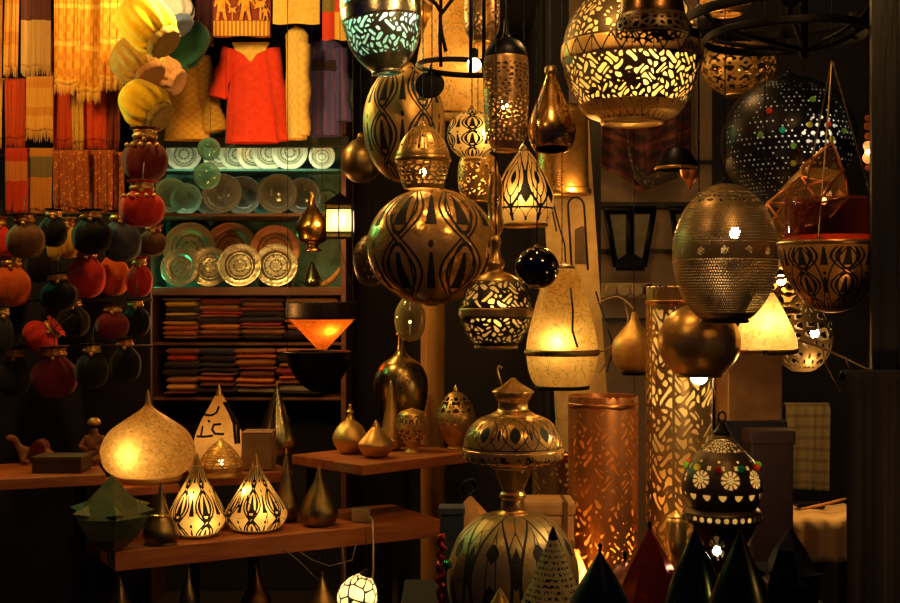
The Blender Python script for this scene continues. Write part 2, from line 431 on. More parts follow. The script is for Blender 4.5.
# ================================================================== SETTING
def slab(name, x0, x1, y0, y1, z0, z1, mat): 
    return struct(name, box(name, x1-x0, y1-y0, z1-z0, mat, 0), ((x0+x1)/2, (y0+y1)/2, (z0+z1)/2))
STONE = plain('dark_stone', (.05, .045, .04), .6, (.03, .028, .026), 4, .2, 12)
WALLD = plain('dark_plaster', (.016, .015, .030), .8, (.010, .010, .02), 3)  # navy tint of the shadows mixed into the plaster colour
PANEL = plain('panel_paint', (.30, .20, .15), .55, (.22, .15, .11), 5, .05)
slab('floor', -2.7, 2.1, -1, 6.9, -.1, 0, STONE)
slab('ceiling', -2.7, 2.1, 1.6, 6.9, 2.9, 3.0, WALLD)
slab('wall_back', -2.7, .5, 6.7, 6.8, 0, 2.9, WALLD)
slab('wall_left', -2.7, -2.6, 2.4, 6.7, 0, 2.9, WALLD)
slab('wall_right', 2.0, 2.1, 2.4, 6.7, 0, 2.9, WALLD)
slab('wall_partition', .5, 2.0, 5.2, 5.3, 0, 2.9, PANEL)
slab('wall_side', .42, .5, 5.2, 6.7, 0, 2.9, WALLD)
# dark joints of the panelling
for i, (y0, y1) in enumerate(((202, 208), (249, 252), (160, 163), (318, 321))):
    z1, z0 = P(0, y0, 5.18).z, P(0, y1, 5.18).z
    slab('trim_%d' % (i+1), .52, 1.95, 5.175, 5.2, z0, z1, BLACKW)
# black upright and the cream painted post next to it
x0, x1 = P(588, 0, 4.5).x, P(601, 0, 4.5).x
slab('trim_5', x0, x1, 4.5, 4.62, 0, 2.9, BLACKW)
slab('trim_6', P(872, 0, 2.62).x, P(930, 0, 2.62).x, 2.62, 2.635, 0, 2.9, BLACKW)
# round wooden pole behind the brass pots
pl = struct('pillar_1', lathe('pillar_1', [(.052, 2.9), (.052, 0)], wood('pole_wood', (.75, .40, .12), (.45, .22, .06), .38, 2, 3), 24, 30), (P(433, 0, 5.25).x, 5.25, 0))

# cream carved board with a painted arched recess
t = T('carved_board', 'tall cream painted board with an arched black recess beside the black upright', 'board', 572, 420, 4.3)
def bx(px, py): return (t.x(px), t.z(py))
t.add('panel', prism('panel', [bx(556, 420), bx(608, 420), bx(588, 120), bx(540, 120)], .05, CREAM, .004))
t.o.location.z = 0; zt = P(0, 420, 4.3).z
for ch in t.o.children: ch.location.z = zt
t.add('panel', box('panel', t.s_(52), .05, zt, CREAM, .004), (t.x(582), 0, zt/2))
def arch(cx, w, top, bot, tilt):
    pts = [(cx-w, bot)]+[(cx-w*math.cos(a)+tilt*((bot-(top+9-9*math.sin(a)))/50), top+9-9*math.sin(a)) for a in [PI*i/10 for i in range(11)]]+[(cx+w, bot)]
    return pts
fr = [Vector((t.x(a), -.03, t.z(b)+zt)) for a, b in arch(579, 8, 198, 270, -3)]
t.add('arch_moulding', tube('arch_moulding', fr, .004, WIRE, 6))
t.add('recess', prism('recess', [(t.x(a), t.z(b)+zt) for a, b in ((574, 230), (582, 226), (586, 232), (587, 264), (574, 264))], .012, plain('painted_recess_shade', (.16, .1, .05), .7), .002), (0, -.024, 0))  # brown plate painting the shade of a recess on the flat board
for k, pts in enumerate((((553, 205), (558, 225), (564, 245), (566, 285)), ((546, 190), (552, 212), (556, 232)))):
    t.add('painted_line', tube('painted_line', [(t.x(a), -.026, t.z(b)+zt) for a, b in pts], .003, WIRE, 5))

# ================================================================== BACK LEFT: cabinet, plates, folded cloths
YC = 6.0
def zc(py, Y=YC): return P(0, py, Y).z
CABW = wood('cabinet_wood', (.16, .055, .03), (.09, .03, .02), .5, 0)
TEAL = plain('teal_paint', (.10, .28, .24), .5)
xl, xr = P(142, 0, YC).x, P(346, 0, YC).x; xm = (xl+xr)/2; cw = xr-xl
cab = bpy.data.objects.new('display_cabinet', None); COL.objects.link(cab); cab.location = (xm, YC, 0)
tag(cab, 'tall open wooden cabinet holding plates above and folded cloths below', 'cabinet')
def cpart(n, me, loc): o = link(n, me, cab); o.location = loc; return o
cpart('back_panel', box('back_panel', cw, .02, 1.25, TEAL, .002), (0, .42, zc(213)+.1))
cpart('back_panel', box('back_panel', cw, .02, zc(213)-.5, WALLD, .002), (0, .42, (zc(213)-.5)/2))
for s in (-1, 1):
    cpart('side_panel', box('side_panel', .025, .42, 2.43, CABW, .003), (s*(cw/2-.012), .21, 1.215))
cpart('fascia', box('fascia', cw+.03, .03, .055, plain('black_green_paint', (.02, .035, .03), .5), .004), (0, .0, zc(142)))
cpart('top_board', box('top_board', cw-.05, .40, .02, WALLD, .003), (0, .2, 2.42))
SHELF = (213, 287, 343, 399)
for py in SHELF:
    cpart('shelf', box('shelf', cw-.05, .40 if py < 300 else .32, .015 if py != 287 else .04, CABW, .003), (0, .22 if py < 300 else .26, zc(py)-(.0075 if py != 287 else .02)))
# --- plates
def plate_prof(R, rim=.62, depth=.12):
    return [(0, 0.0), (R*rim*.5, 0), (R*rim, .0), (R*rim, .0), (R*(rim+.08), R*depth*.8), (R*.95, R*depth), (R, R*depth*1.1), (R, R*depth*1.1-.004), (R*.93, R*depth-.008), (R*rim, -.006), (0, -.006)]
def plate(label, cx, by, Rp, Y, mat, group, lean=.22, pat=None, yaw=0, name='plate', rings=False):
    R = S(Rp, Y); o = link(name, None) if False else None
    me = lathe(name, plate_prof(R), mat, 48, 40, pat)
    me.transform(Matrix.Rotation(PI/2, 4, 'X'))            # face the aisle, stand on the rim
    me.transform(Matrix.Rotation(yaw, 4, 'Z') @ Matrix.Rotation(-lean, 4, 'X'))
    zmin = min(v.co.z for v in me.vertices)
    me.transform(Matrix.Translation((0, 0, -zmin)))
    o = link(name, me); o.location = P(cx, by, Y); tag(o, label, 'plate', group); return o
def platepat(n, lines=True):
    def f(U, V):
        r = V*2
        a = np.maximum.reduce([.02-np.abs(r-.5), .02-np.abs(r-.72), np.minimum(arab(U, r, n, 2, w=.1)*.2, np.minimum(r-.08, .47-r))])
        return {'ink': np.where(r < 1, a, -1)}
    return f
PL_S = metal('silver_plate', (.80, .74, .52), .38, ink=(.10, .1, .07), metallic=.35)
PL_I = metal('iridescent_plate', (.66, .60, .42), .26, metallic=.8, ink=(.1, .12, .08), bump=.35, bscale=30)
PL_C = metal('copper_tray', (.62, .26, .12), .45, metallic=.6, ink=(.18, .07, .04))
zsh = zc(213)
row1 = [(184, 18, 'domed'), (220, 17, 'second'), (237, 17, 'third'), (254, 17, 'fourth'), (270, 18, 'fifth'), (290, 18, 'sixth'), (322, 13, 'last')]
for k, (cx, r, w) in enumerate(row1):
    o = plate('%s pale engraved plate of the top row, counted from the maroon pouch' % {'domed': 'first wide', 'last': 'last small'}.get(w, w), cx, 0, r, 6.36-.02*k, PL_S, 'plates in the top row', .06, platepat(8))
    o.location.z = zc(153)+.035-S(18, 6.2)
# narrow ledge carrying the top row
cpart('ledge', box('ledge', cw-.05, .16, .012, TEAL, .002), (0, .27, zc(153)+.028-S(18, 6.2)))
TG = glass('teal_glass', (.16, .42, .36)); SG = glass('smoke_glass', (.30, .30, .27)); CG = glass('clear_green_glass', (.45, .66, .55))
row2 = [(176, 19, CG, 'tall pale green'), (187, 17, CG, 'small pale green'), (209, 20, SG, 'smoky'), (227, 21, SG, 'second smoky'), (243, 21, SG, 'third smoky'), (264, 22, TG, 'teal'), (281, 21, SG, 'brownish smoky'), (303, 20, SG, 'dark smoky'), (325, 14, CG, 'little green')]
for k, (cx, r, m, w) in enumerate(row2):
    R = S(r*.94, 6.2)
    me = lathe('glass_bowl', [(R, 0), (R*.98, -.01), (R*.9, -R*.3), (R*.6, -R*.62), (R*.25, -R*.72), (0, -R*.73), (0, -R*.73+.004), (R*.24, -R*.7), (R*.57, -R*.6), (R*.87, -R*.29), (R*.96, 0), (R, 0)], m, 36, 40)
    me.transform(Matrix.Rotation(PI/2-.15, 4, 'X')); zm = min(v.co.z for v in me.vertices); me.transform(Matrix.Translation((0, 0, -zm)))
    o = link('glass_bowl', me); o.location = (P(cx, 0, 6.2).x, (6.06, 6.17, 6.28)[k % 3], zsh+.002)
    tag(o, '%s glass bowl tipped on its rim in the row under the pale plates' % w, 'bowl', 'glass bowls on the glass shelf')
for j, (cx, cy, r, w) in enumerate(((209, 149, 11.5, 'upper'), (207, 176, 13.5, 'lower'))):
    R = S(r, 5.55)
    t = T('hanging_glass_ball', '%s of two hollow teal glass balls hanging before the plate cabinet' % w, 'ornament', cx, cy+r, 5.55, 'glass balls before the cabinet')
    t.add('ball', lathe('ball', [(R*math.sin(PI*i/14), R-R*math.cos(PI*(14-i)/14)*1) for i in range(15)][::1], TG, 32, 24))
    t.add('cord', tube('cord', [(0, 0, 2*R), (.08*j, .03, 2*R+.0), (0.08*j, .03, 2.9-t.loc.z)], .0012, WIRE, 5))
# second shelf: copper trays leaning at the back, bright plates before them
zs2 = zc(287)
for k, (cx, r, w, yy) in enumerate(((190, 26.5, 'round copper tray with a plain rim behind the green-lit plate', 6.27), (231, 26.5, 'widest copper tray with an engraved middle, behind the two mid plates', 6.33), (275, 25, 'dull copper tray leaning behind the bright banded plate', 6.29))):
    plate(w, cx, 287, r*1.0, yy, PL_C, 'copper trays on the plate shelf', .1, platepat(6)).location.z = zs2+.063
    cpart('riser', box('riser', .16, .05, .06, CABW, .003), (P(cx, 0, yy).x-xm, yy-YC+.0, zs2+.03))
for k, (cx, r, w) in enumerate(((180.5, 19.5, 'scallop-edged bright plate with a gold middle at the end of the shelf'), (210, 20, 'bright plate with a dark round boss, second on the shelf'), (240, 21.5, 'bright plate with an upright gold motif, third on the shelf'), (276, 21.5, 'bright banded plate with a pale round centre, nearest the brass vase'))):
    pt = platepat((9, 7, 6, 8)[k])
    plate(w, cx, 287, r, 6.05+.045*(k % 2), PL_I, 'bright plates on the plate shelf', .16, pt, (-.06, 0, .05, .08)[k])  .location.z = zs2+.003
for cx, w, m in ((312, 'small cone lamp with a green shine beside the brass vase', OLD), ):
    t = T('cone_lamp', w, 'lamp', cx, 287, 6.08); t.o.location.z = zs2+.003
    t.lathe('shade', [(0, 262), (2, 264), (9, 279), (10, 283), (6, 287), (0, 287)], metal('green_brass', (.4, .5, .3), .2), n=24, m=20)
t = T('slipper', 'small curled leather slipper propped at the cabinet side', 'slipper', 328, 287, 6.08); t.o.location.z = zs2
t.add('sole', tube('sole', [(-.045, 0, .012), (-.02, 0, .015), (.02, 0, .04), (.05, 0, .075), (.06, 0, .1)], [.006, .014, .016, .012, .004], plain('tan_leather', (.5, .28, .1), .5), 10))
t.add('strap', tube('strap', [(-.01, -.014, .02), (0, -.004, .045), (.012, .014, .03)], .004, plain('red_leather', (.3, .05, .03), .5), 6))
# --- folded cloths
def folded(name, w, d, h, mat, seed):
    r = np.random.RandomState(seed); n = 26; m = 44
    # outline in y-z: slab whose front edge shows the folds
    a = np.linspace(0, 2*PI, m, endpoint=False)
    py = np.sign(np.cos(a))*np.abs(np.cos(a))**.45*d/2; pz = np.sign(np.sin(a))*np.abs(np.sin(a))**.55*h/2
    fold = 1-.12*np.abs(np.sin(pz/h*PI*2.0))*(py < 0)
    py = py*fold
    x = np.linspace(-w/2, w/2, n); taper = 1-.35*np.abs(x/(w/2))**14
    wob = (np.sin(x*18+r.rand()*6)*.008+np.sin(x*41+r.rand()*6)*.003)
    V = np.stack([np.repeat(x[:, None], m, 1), py[None]*np.ones((n, 1))+wob[:, None]*.8, pz[None]*taper[:, None]+wob[:, None]*.12+h/2], -1)
    i = np.arange(n-1)[:, None]*m; j = np.arange(m)[None]; j2 = (j+1) % m
    q = np.stack([i+j, i+j2, i+m+j2, i+m+j], -1).reshape(-1, 4)
    Fs = [tuple(f) for f in q]+[tuple(range(m))[::-1], tuple((n-1)*m+k for k in range(m))]
    me = raw(name, V.reshape(-1, 3), Fs, mat); l = me.uv_layers.new(name='UVMap')
    for lp in me.loops: c = me.vertices[lp.vertex_index].co; l.data[lp.index].uv = (c.x/w+.5, c.y/d+.5)
    return me
CC = {'yellow': (.80, .48, .08), 'dark': (.03, .02, .03), 'rust': (.52, .12, .04), 'red': (.55, .04, .03), 'brown': (.32, .12, .05), 'maroon': (.26, .04, .04),
      'plum': (.15, .04, .06), 'navy': (.03, .03, .08), 'orange': (.7, .22, .04), 'tan': (.62, .3, .09), 'grey': (.2, .17, .15), 'pink': (.6, .2, .13)}
CM = {k: fabric('%s_cloth' % k, v, [x*.55 for x in v], 'plain') for k, v in CC.items()}
ORD = ['top', 'second', 'third', 'fourth', 'fifth', 'sixth', 'seventh', 'eighth', 'ninth', 'tenth']
def pile(x0, x1, ytop, ybot, cols, where, seed, Y=6.06):
    r = random.Random(seed); n = len(cols); ytop = max(ytop, 298 if ybot < 345 else 349); z0 = zc(ybot, YC); z1 = zc(ytop, Y); h = (z1-z0)/n; hs = [r.uniform(.6, 1.5) for _ in cols]; hs = [q*(z1-z0)/sum(hs) for q in hs]
    for k, c in enumerate(cols):            # from the top
        a = x0+r.uniform(-1.5, 3); b = x1+r.uniform(-3, 1.5)
        w = S(b-a, Y); hk = hs[k]*.93; o = link('folded_cloth', folded('folded_cloth', w, .28, hk, CM[c], seed*31+k))
        o.location = (P((a+b)/2, 0, Y).x, Y+.14, z0+.002+sum(hs[k+1:])); o.rotation_euler = (0, 0, r.uniform(-.03, .03))
        tag(o, 'folded %s cloth, %s in the pile %s' % (c, ORD[k] if k < n-1 else 'lowest', where), 'cloth', 'folded cloths '+where)
pile(163, 197, 293, 340, ['grey', 'yellow', 'dark', 'yellow', 'dark', 'tan', 'rust', 'rust', 'brown'], 'under the scalloped plate', 1)
pile(199, 239, 296, 340, ['maroon', 'brown', 'red', 'rust', 'dark', 'orange', 'brown', 'plum'], 'under the two mid plates', 2)
pile(240, 283, 294, 340, ['plum', 'brown', 'maroon', 'dark', 'navy', 'red', 'brown', 'brown', 'dark'], 'under the banded plate', 3)
pile(285, 338, 296, 340, ['tan', 'maroon', 'plum', 'brown', 'rust', 'orange', 'dark'], 'behind the glowing cone lamp', 4)
pile(164, 196, 348, 396, ['maroon', 'red', 'dark', 'dark', 'brown', 'tan', 'plum'], 'on the low shelf at its scalloped-plate end', 5)
pile(198, 234, 346, 396, ['navy', 'dark', 'navy', 'dark', 'brown', 'rust', 'plum', 'dark'], 'on the low shelf behind the script lamp', 6)
pile(236, 276, 343, 396, ['brown', 'rust', 'brown', 'maroon', 'plum', 'orange', 'brown', 'grey'], 'on the low shelf behind the green-lit metal drop', 7)
pile(277, 322, 342, 396, ['pink', 'dark', 'brown', 'maroon', 'rust', 'brown', 'grey'], 'on the low shelf behind the dark bowl', 8)
# --- tunics and cloths hanging above the cabinet
def tunic(label, cx, y0, y1, wsh, whem, Y, mat, group, slv=None, neck=None, slv_l=None):
    t = T('hanging_tunic', label, 'tunic', cx, y1, Y, group)
    m, n = 40, 44; V = []
    for i in range(m):
        f = i/(m-1); y = y0+(y1-y0)*f
        if f < .06: w = 6+(wsh*.9-6)*(f/.06)**.6; yy = y0+(f/.06)*4
        else: w = wsh*(1-.10*math.sin(min(1, (f-.06)/.45)*PI))+(whem-wsh)*max(0, (f-.3)/.7)
        row = []
        for j in range(n):
            a = 2*PI*j/n; x = math.cos(a); dpt = math.sin(a)
            wob = .9*math.sin(6*x+3+4*f)*f
            row.append((t.s_(w/2*x), .05*dpt*(0.6+.4*f)+t.s_(wob)*(.7 if dpt < 0 else .2), t.z(y)))
        V.append(row)
    V = np.array(V); i = np.arange(m-1)[:, None]*n; j = np.arange(n)[None]; j2 = (j+1) % n
    q = np.stack([i+j, i+n+j, i+n+j2, i+j2], -1).reshape(-1, 4)[:, ::-1]
    uu = V[..., 0]/t.s_(whem)+.5; vv = 1-np.repeat(np.linspace(0, 1, m)[:, None], n, 1)
    UV = np.stack([uu, vv], -1).reshape(-1, 2)
    t.add('body', raw('body', V.reshape(-1, 3), q, mat, UV[q.ravel()]))
    for sl in (slv or []):       # (shoulder x, y, cuff x, y, shoulder half width, cuff half width)
        ax, ay, bx_, by_, ra, rb = sl; k = 14; rows = []
        for i in range(k):
            f = i/(k-1); c = ((ax+(bx_-ax)*f), (ay+(by_-ay)*f)); dx, dy = bx_-ax, by_-ay; L = math.hypot(dx, dy); nx, ny = -dy/L, dx/L
            w = ra+(rb-ra)*f+(1.2*math.sin(5*f*PI) if f > .2 else 0); row = []
            for j in range(20):
                a = 2*PI*j/20; row.append((t.x(c[0]+nx*w*math.cos(a)), .035*math.sin(a)-.02, t.z(c[1]+ny*w*math.cos(a))))
            rows.append(row+[row[0]])
        t.add('sleeve', grid('sleeve', rows, mat))
    if neck:
        pts = [(t.x(cx+a), -.045-.004*k, t.z(y)) for k, (a, y) in enumerate(neck[0])]
        t.add('neck_facing', prism('neck_facing', [(t.x(cx+a), t.z(y)) for a, y in neck[0]], .012, neck[1], .001), (0, -.038, 0))
    t.add('hanger', tube('hanger', [(t.s_(-wsh*.4), 0, t.z(y0+4)), (0, 0, t.z(y0-1)), (0, 0, t.z(y0-6)), (.01, 0, t.z(y0-9)), (0.0, 0, t.z(y0-12))], .003, WIRE, 6))
    t.add('cord', tube('cord', [(0, 0, t.z(y0-12)), (0, .02, 2.88-t.loc.z)], .0015, WIRE, 4))
    return t
OCH = fabric('ochre_cloth', (.72, .40, .06), (.62, .32, .05), 'damask', 5); RED = fabric('scarlet_cloth', (.80, .06, .025), (.55, .03, .015), 'plain')
CRM = fabric('cream_cloth', (.90, .64, .2), (.82, .54, .15), 'damask', 4); NVY = fabric('navy_cloth', (.07, .07, .30), (.14, .07, .22), 'stripes', 5)
GOLD = fabric('gold_cloth', (.80, .40, .05), (.66, .28, .035), 'damask', 3, col3=(.9, .55, .12)); YEL = fabric('yellow_cloth', (.9, .6, .14), None, 'plain')
tunic('ochre tunic with a wide sleeve hanging between the green pouch and scarlet tunic', 187, 44, 140, 34, 46, 5.86, OCH, None, [(203, 58, 216, 132, 8, 12)])
tunic('scarlet tunic with a gold neckline hanging above the plate cabinet', 252, 43, 143, 46, 54, 5.75, RED, None, [(231, 50, 218, 98, 8, 9), (273, 50, 287, 141, 8, 8)], ([(-19, 44), (19, 44), (15, 52), (6, 56), (1, 63), (-1, 63), (-7, 56), (-15, 52)], YEL))
tunic('cream embroidered tunic hanging between the scarlet and navy tunics', 297, 27, 139, 24, 20, 5.66, CRM, None, [(304, 45, 303, 136, 7, 7)])
tunic('navy tunic with a black chest band hanging above the cabinet end', 325, 39, 136, 36, 36, 5.8, NVY, None, [(309, 50, 304, 118, 7, 7), (341, 50, 345, 122, 7, 8)], ([(-18, 62), (18, 62), (18, 72), (-18, 72)], CM['dark']))
def sheet(name, label, cat, x0, x1, y0, y1, Y, mat, fringe=None, folds=3, amp=.010, group=None, taper=0, fr_mat=None, seed=0, skew=0):
    """cloth hung over a rail: front drop with soft folds, rolled over at the top, optional fringe"""
    cx = (x0+x1)/2; t = T(name, label, cat, cx, y1, Y, group); r = np.random.RandomState(seed); ph = r.rand()*6
    m, n = 26, 25; rows = []
    for k in range(6):
        a = PI*(1-k/6); rows.append([(t.s_(x0+(x1-x0)*j/(n-1)-cx), .022+.022*-math.cos(PI-a)*-1+.0, t.z(y0)+.018*math.sin(a)-.018) for j in range(n)])
    for i in range(m):
        f = i/(m-1); row = []
        for j in range(n):
            u = j/(n-1); x = x0+(x1-x0)*(.5+(u-.5)*(1-taper*(1-f)))+skew*f
            d = amp*(.25+.75*f)*math.sin(2*PI*folds*u+ph+f*1.2)+amp*.4*math.sin(2*PI*(folds*2.3)*u+ph*2)
            row.append((t.s_(x-cx), d, t.z(y0+(y1-y0)*f)-.018*(1-f)+.004*math.sin(9*u+ph)*f))
        rows.append(row)
    rows = np.array(rows); clo = t.add('cloth', grid('cloth', rows, mat, thick=-.003))
    if fringe:
        last = rows[-1]; k = 30; V = []; Fs = []
        for s in range(k+1):
            u = s/k*(n-1); a = int(min(u, n-2)); p = last[a]+(last[a+1]-last[a])*(u-a); V.append(p)
        for s in range(k):
            mid = (V[s]+V[s+1])/2; L = t.s_(fringe)*(.75+.5*r.rand()); w = (V[s+1]-V[s])*.22; b = len(V)
            V += [mid-w+[0, .002*r.randn(), -L], mid+w+[0, .002*r.randn(), -L]]; Fs.append((s, b, b+1, s+1))
        V = np.array(V); t.add('fringe', raw('fringe', V, Fs, fr_mat or mat), parent=clo)
    return t
t = sheet('hanging_tapestry', 'maroon tapestry with gold figures and a zigzag gold border above the tunics', 'tapestry', 213, 271, -14, 37, 5.5, fabric('maroon_ground', (.20, .025, .03), (.35, .12, .02), 'plain'), folds=1, amp=.004)
APP = fabric('gold_thread', (.72, .36, .05), (.5, .2, .03), 'damask', 3)
tcl = t.o.children[0]; t.add('border', box('border', t.s_(56), .006, t.s_(15), fabric('gold_border', (.75, .4, .06), (.3, .06, .03), 'stripes', 14), .002), (0, -.014, t.z(29)), parent=tcl)
def fig(xc, s=1.0, palm=False):
    if palm: p = [(-1, 0), (1, 0), (.8, 12), (6, 10), (4, 16), (7, 20), (0, 17), (-7, 20), (-4, 16), (-6, 10), (-.8, 12)]
    else: p = [(-6, 0), (-3, 0), (-1, 9), (1, 9), (3, 0), (6, 0), (4, 12), (4, 20), (9, 14), (10, 16), (5, 25), (2, 26), (2.5, 31), (-2, 31), (-1.5, 26), (-5, 25), (-8, 15), (-6, 14), (-4, 19), (-4, 12)]
    return [(t.s_(xc+x*s), t.z(21)+t.s_(y*s)) for x, y in p]
for xc, s, pm in ((-20, .95, False), (-9, .7, True), (4, 1.0, False), (19, 1.1, True), (24, .5, False)):
    t.add('embroidered_figure', prism('embroidered_figure', fig(xc, s, pm), .005, APP), (0, -.014, 0), parent=tcl)
sheet('hanging_cloth', 'plain yellow cloth hung between the gold tapestry and the patchwork cloth', 'cloth', 273, 320, -14, 24, 5.5, YEL, folds=1, amp=.006)
sheet('hanging_cloth', 'patchwork cloth of red, gold and green blocks above the navy tunic', 'cloth', 322, 347, -14, 40, 5.5, fabric('patchwork', (.65, .06, .03), (.7, .42, .08), 'blocks', col3=(.2, .16, .05)), folds=1, amp=.005)
sheet('hanging_cloth', 'dark violet cloth behind the yellow cloth and tapestry', 'cloth', 196, 214, -14, 46, 5.7, fabric('dark_violet', (.12, .04, .07), None), folds=2)  # plain dark violet colour over the whole cloth

# ================================================================== SCARVES
BEI = fabric('beige_weave', (.78, .42, .10), (.68, .30, .06), 'bands', 2.2); REDS = fabric('red_weave', (.62, .07, .02), (.5, .12, .03), 'plain')
ORA = fabric('orange_red_blocks', (.55, .05, .02), (.6, .2, .05), 'bands', 1.2); GRB = fabric('orange_grey_blocks', (.62, .26, .06), (.22, .17, .08), 'bands', 1.1)
RUS = fabric('rust_sequin', (.42, .11, .03), (.75, .3, .08), 'sparkle'); YST = fabric('yellow_strip', (.8, .5, .1), None); MAR = fabric('maroon_strip', (.22, .04, .03), None)
PUR = fabric('beige_purple', (.64, .42, .18), (.14, .05, .06), 'bands', 1.0)
G1 = 'scarves on the rails'
SCV = [(-22, 3, -12, 78, 5.30, BEI, 'pale beige fringed scarf cut by the wall end of the upper rail'),
 (5, 19, -12, 66, 5.29, BEI, 'narrow beige fringed scarf, second on the upper rail'),
 (21, 51, -12, 66, 5.28, PUR, 'wide beige fringed scarf with a purple upper band on the upper rail'),
 (48, 56, 30, 84, 5.36, BEI, 'thin pale scarf edge showing beside the gold shawls'),
 (5, 25, 78, 138, 5.31, REDS, 'orange-red scarf under the narrow beige scarf'),
 (26, 53, 76, 130, 5.30, BEI, 'plain beige scarf with a long fringe on the middle rail'),
 (-20, 3, 78, 140, 5.31, YST, 'yellow scarf cut by the wall end of the middle rail'),
 (5, 27, 148, 212, 5.28, ORA, 'scarf with orange top and red lower half on the low rail'),
 (28, 53, 148, 210, 5.29, GRB, 'orange scarf with a grey-green rectangle on the low rail'),
 (54, 80, -12, 84, 5.20, GOLD, 'first gold damask shawl with ragged fringe, next to the beige scarf'),
 (78, 102, -12, 92, 5.17, GOLD, 'middle gold damask shawl of the three, longest fringe'),
 (100, 124, -12, 80, 5.14, GOLD, 'gold damask shawl of the three next to the yellow puffed pouches'),
 (53, 76, 84, 140, 5.33, REDS, 'deep red shawl under the first gold shawl'),
 (72, 83, 86, 142, 5.31, YST, 'thin yellow strip scarf between the red shawls'),
 (81, 110, 86, 140, 5.30, fabric('scarlet_weave', (.75, .09, .02), None), 'bright scarlet shawl under the middle gold shawl'),
 (107, 120, 88, 142, 5.32, MAR, 'dark maroon scarf beside the bright scarlet shawl'),
 (53, 68, 150, 206, 5.27, RUS, 'first rust sequinned scarf beside the grey-green rectangle scarf'),
 (68, 88, 150, 208, 5.25, RUS, 'second and widest rust sequinned scarf on the low rail'),
 (87, 104, 150, 212, 5.27, RUS, 'third rust sequinned scarf on the low rail'),
 (103, 113, 150, 206, 5.25, RUS, 'fourth and thin rust sequinned scarf on the low rail'),
 (113, 124, 152, 208, 5.27, RUS, 'last rust sequinned scarf next to the red pouch')]
for k, (x0, x1, y0, y1, Y, m, lb) in enumerate(SCV):
    sheet('hanging_scarf', lb, 'scarf', x0, x1, y0, y1, Y-(.03 if k % 2 else 0), m, 10, 2 if x1-x0 < 22 else 3, .008, G1, 0, None, k, rng.uniform(-1.5, 1.5))
for k, (y, w, Y) in enumerate(((-14, 'upper', 5.34), (76, 'middle', 5.37), (149, 'low', 5.34))):
    o = link('hanging_rail', tube('hanging_rail', [(P(-60, y, Y).x, Y, P(0, y, Y).z-.03), (P(128, y, Y).x, Y, P(0, y, Y).z-.03)], .008, WIRE, 8))
    tag(o, '%s dark rail that the scarves hang over' % w, 'rail', 'scarf rails')
# ================================================================== POUCHES
def velvet(n, c, c2=None): return fabric(n+'_velvet', c, c2 or [x*.5 for x in c], 'plain')
VV = {'yellow': velvet('yellow', (.85, .56, .015)), 'ochre': velvet('ochre', (.48, .28, .06)), 'white': velvet('white', (.15, .14, .16), (.04, .07, .14)), 'green': velvet('green', (.012, .075, .05)),
      'maroon': velvet('maroon', (.13, .015, .012)), 'red': velvet('red', (.62, .03, .02)), 'orange': velvet('orange', (.75, .13, .02)), 'black': velvet('black', (.004, .003, .006)),
      'blue': velvet('blue', (.06, .065, .11)), 'gold': velvet('gold', (.75, .42, .06)), 'wine': velvet('wine', (.16, .012, .018)), 'slate': velvet('slate', (.03, .033, .05)), 'brown': velvet('brown', (.14, .06, .03))}
GT = metal('gold_trim', (.72, .42, .12), .4, metallic=.6)
def puff(label, cx, cy, w, h, Y, mat, tilt=0, pl=11, bandmat=None, fx=-.3, group='puffed hats hung in a column', sq=.9):
    """soft hat: full crown gathered in pleats into a band"""
    by = cy; t = T('hanging_puffed_hat', label, 'hat', cx, cy, Y, group, (fx, tilt, 0)); R = w/2
    t.lathe('crown', [(0, by-h*.5), (R*.45, by-h*.49), (R*.85, by-h*.36), (R, by-h*.12), (R*.96, by+h*.08), (R*.78, by+h*.22), (R*.62, by+h*.27)], mat, n=120, m=60, squash=sq,
            flute=lambda U, V: 1+.11*np.cos(2*PI*pl*U+1.5*np.sin(6*U))*np.clip(1.6*V-.5, 0, 1)**1.5+.06*np.cos(2*PI*2*U+5*V+w)*np.sin(PI*V)+.035*np.sin(2*PI*3*U-7*V+h)*np.sin(PI*V))
    t.lathe('band', [(R*.58, by+h*.24), (R*.68, by+h*.26), (R*.70, by+h*.33), (R*.66, by+h*.38), (R*.58, by+h*.39), (R*.3, by+h*.38), (0, by+h*.37)], bandmat or VV['brown'], n=96, m=30, squash=sq, flute=lambda U, V: 1+.03*np.cos(2*PI*pl*U))
    return t
TAN = velvet('tan', (.34, .16, .06)); OLV = velvet('olive', (.26, .17, .03))
puff('bright yellow puffed hat topmost in the column beside the gold shawls', 150, 27, 52, 74, 4.74, VV['yellow'], -.75, 12, OLV)
puff('dull cream-yellow puffed hat second in the column, gathered pleats', 140, 63, 50, 56, 4.99, VV['ochre'], -.7, 16, TAN)
puff('brown and cream pleated hat behind the second yellow one', 164, 76, 40, 50, 5.17, TAN, -1.1, 12, TAN)
puff('bright yellow puffed hat lowest of the yellow column', 147, 107, 48, 58, 4.77, VV['yellow'], -.9, 12, OLV)
puff('white and slate-blue puffed hat at the top beside the violet cloth', 170, 12, 48, 58, 5.06, VV['white'], -.5, 10, velvet('slate_blue', (.02, .035, .09)))
puff('dark green puffed hat under the white and blue one', 184, 48, 40, 60, 5.34, VV['green'], .5, 9, VV['green'])
o = link('hanging_rope', tube('hanging_rope', [(0, 0, 0), (.01, .01, -.3), (0, 0, -.9)], .004, WIRE, 6)); o.location = (P(156, 0, 5.3).x, 5.28, 2.86); tag(o, 'dark rope hanging behind the column of puffed hats', 'rope')
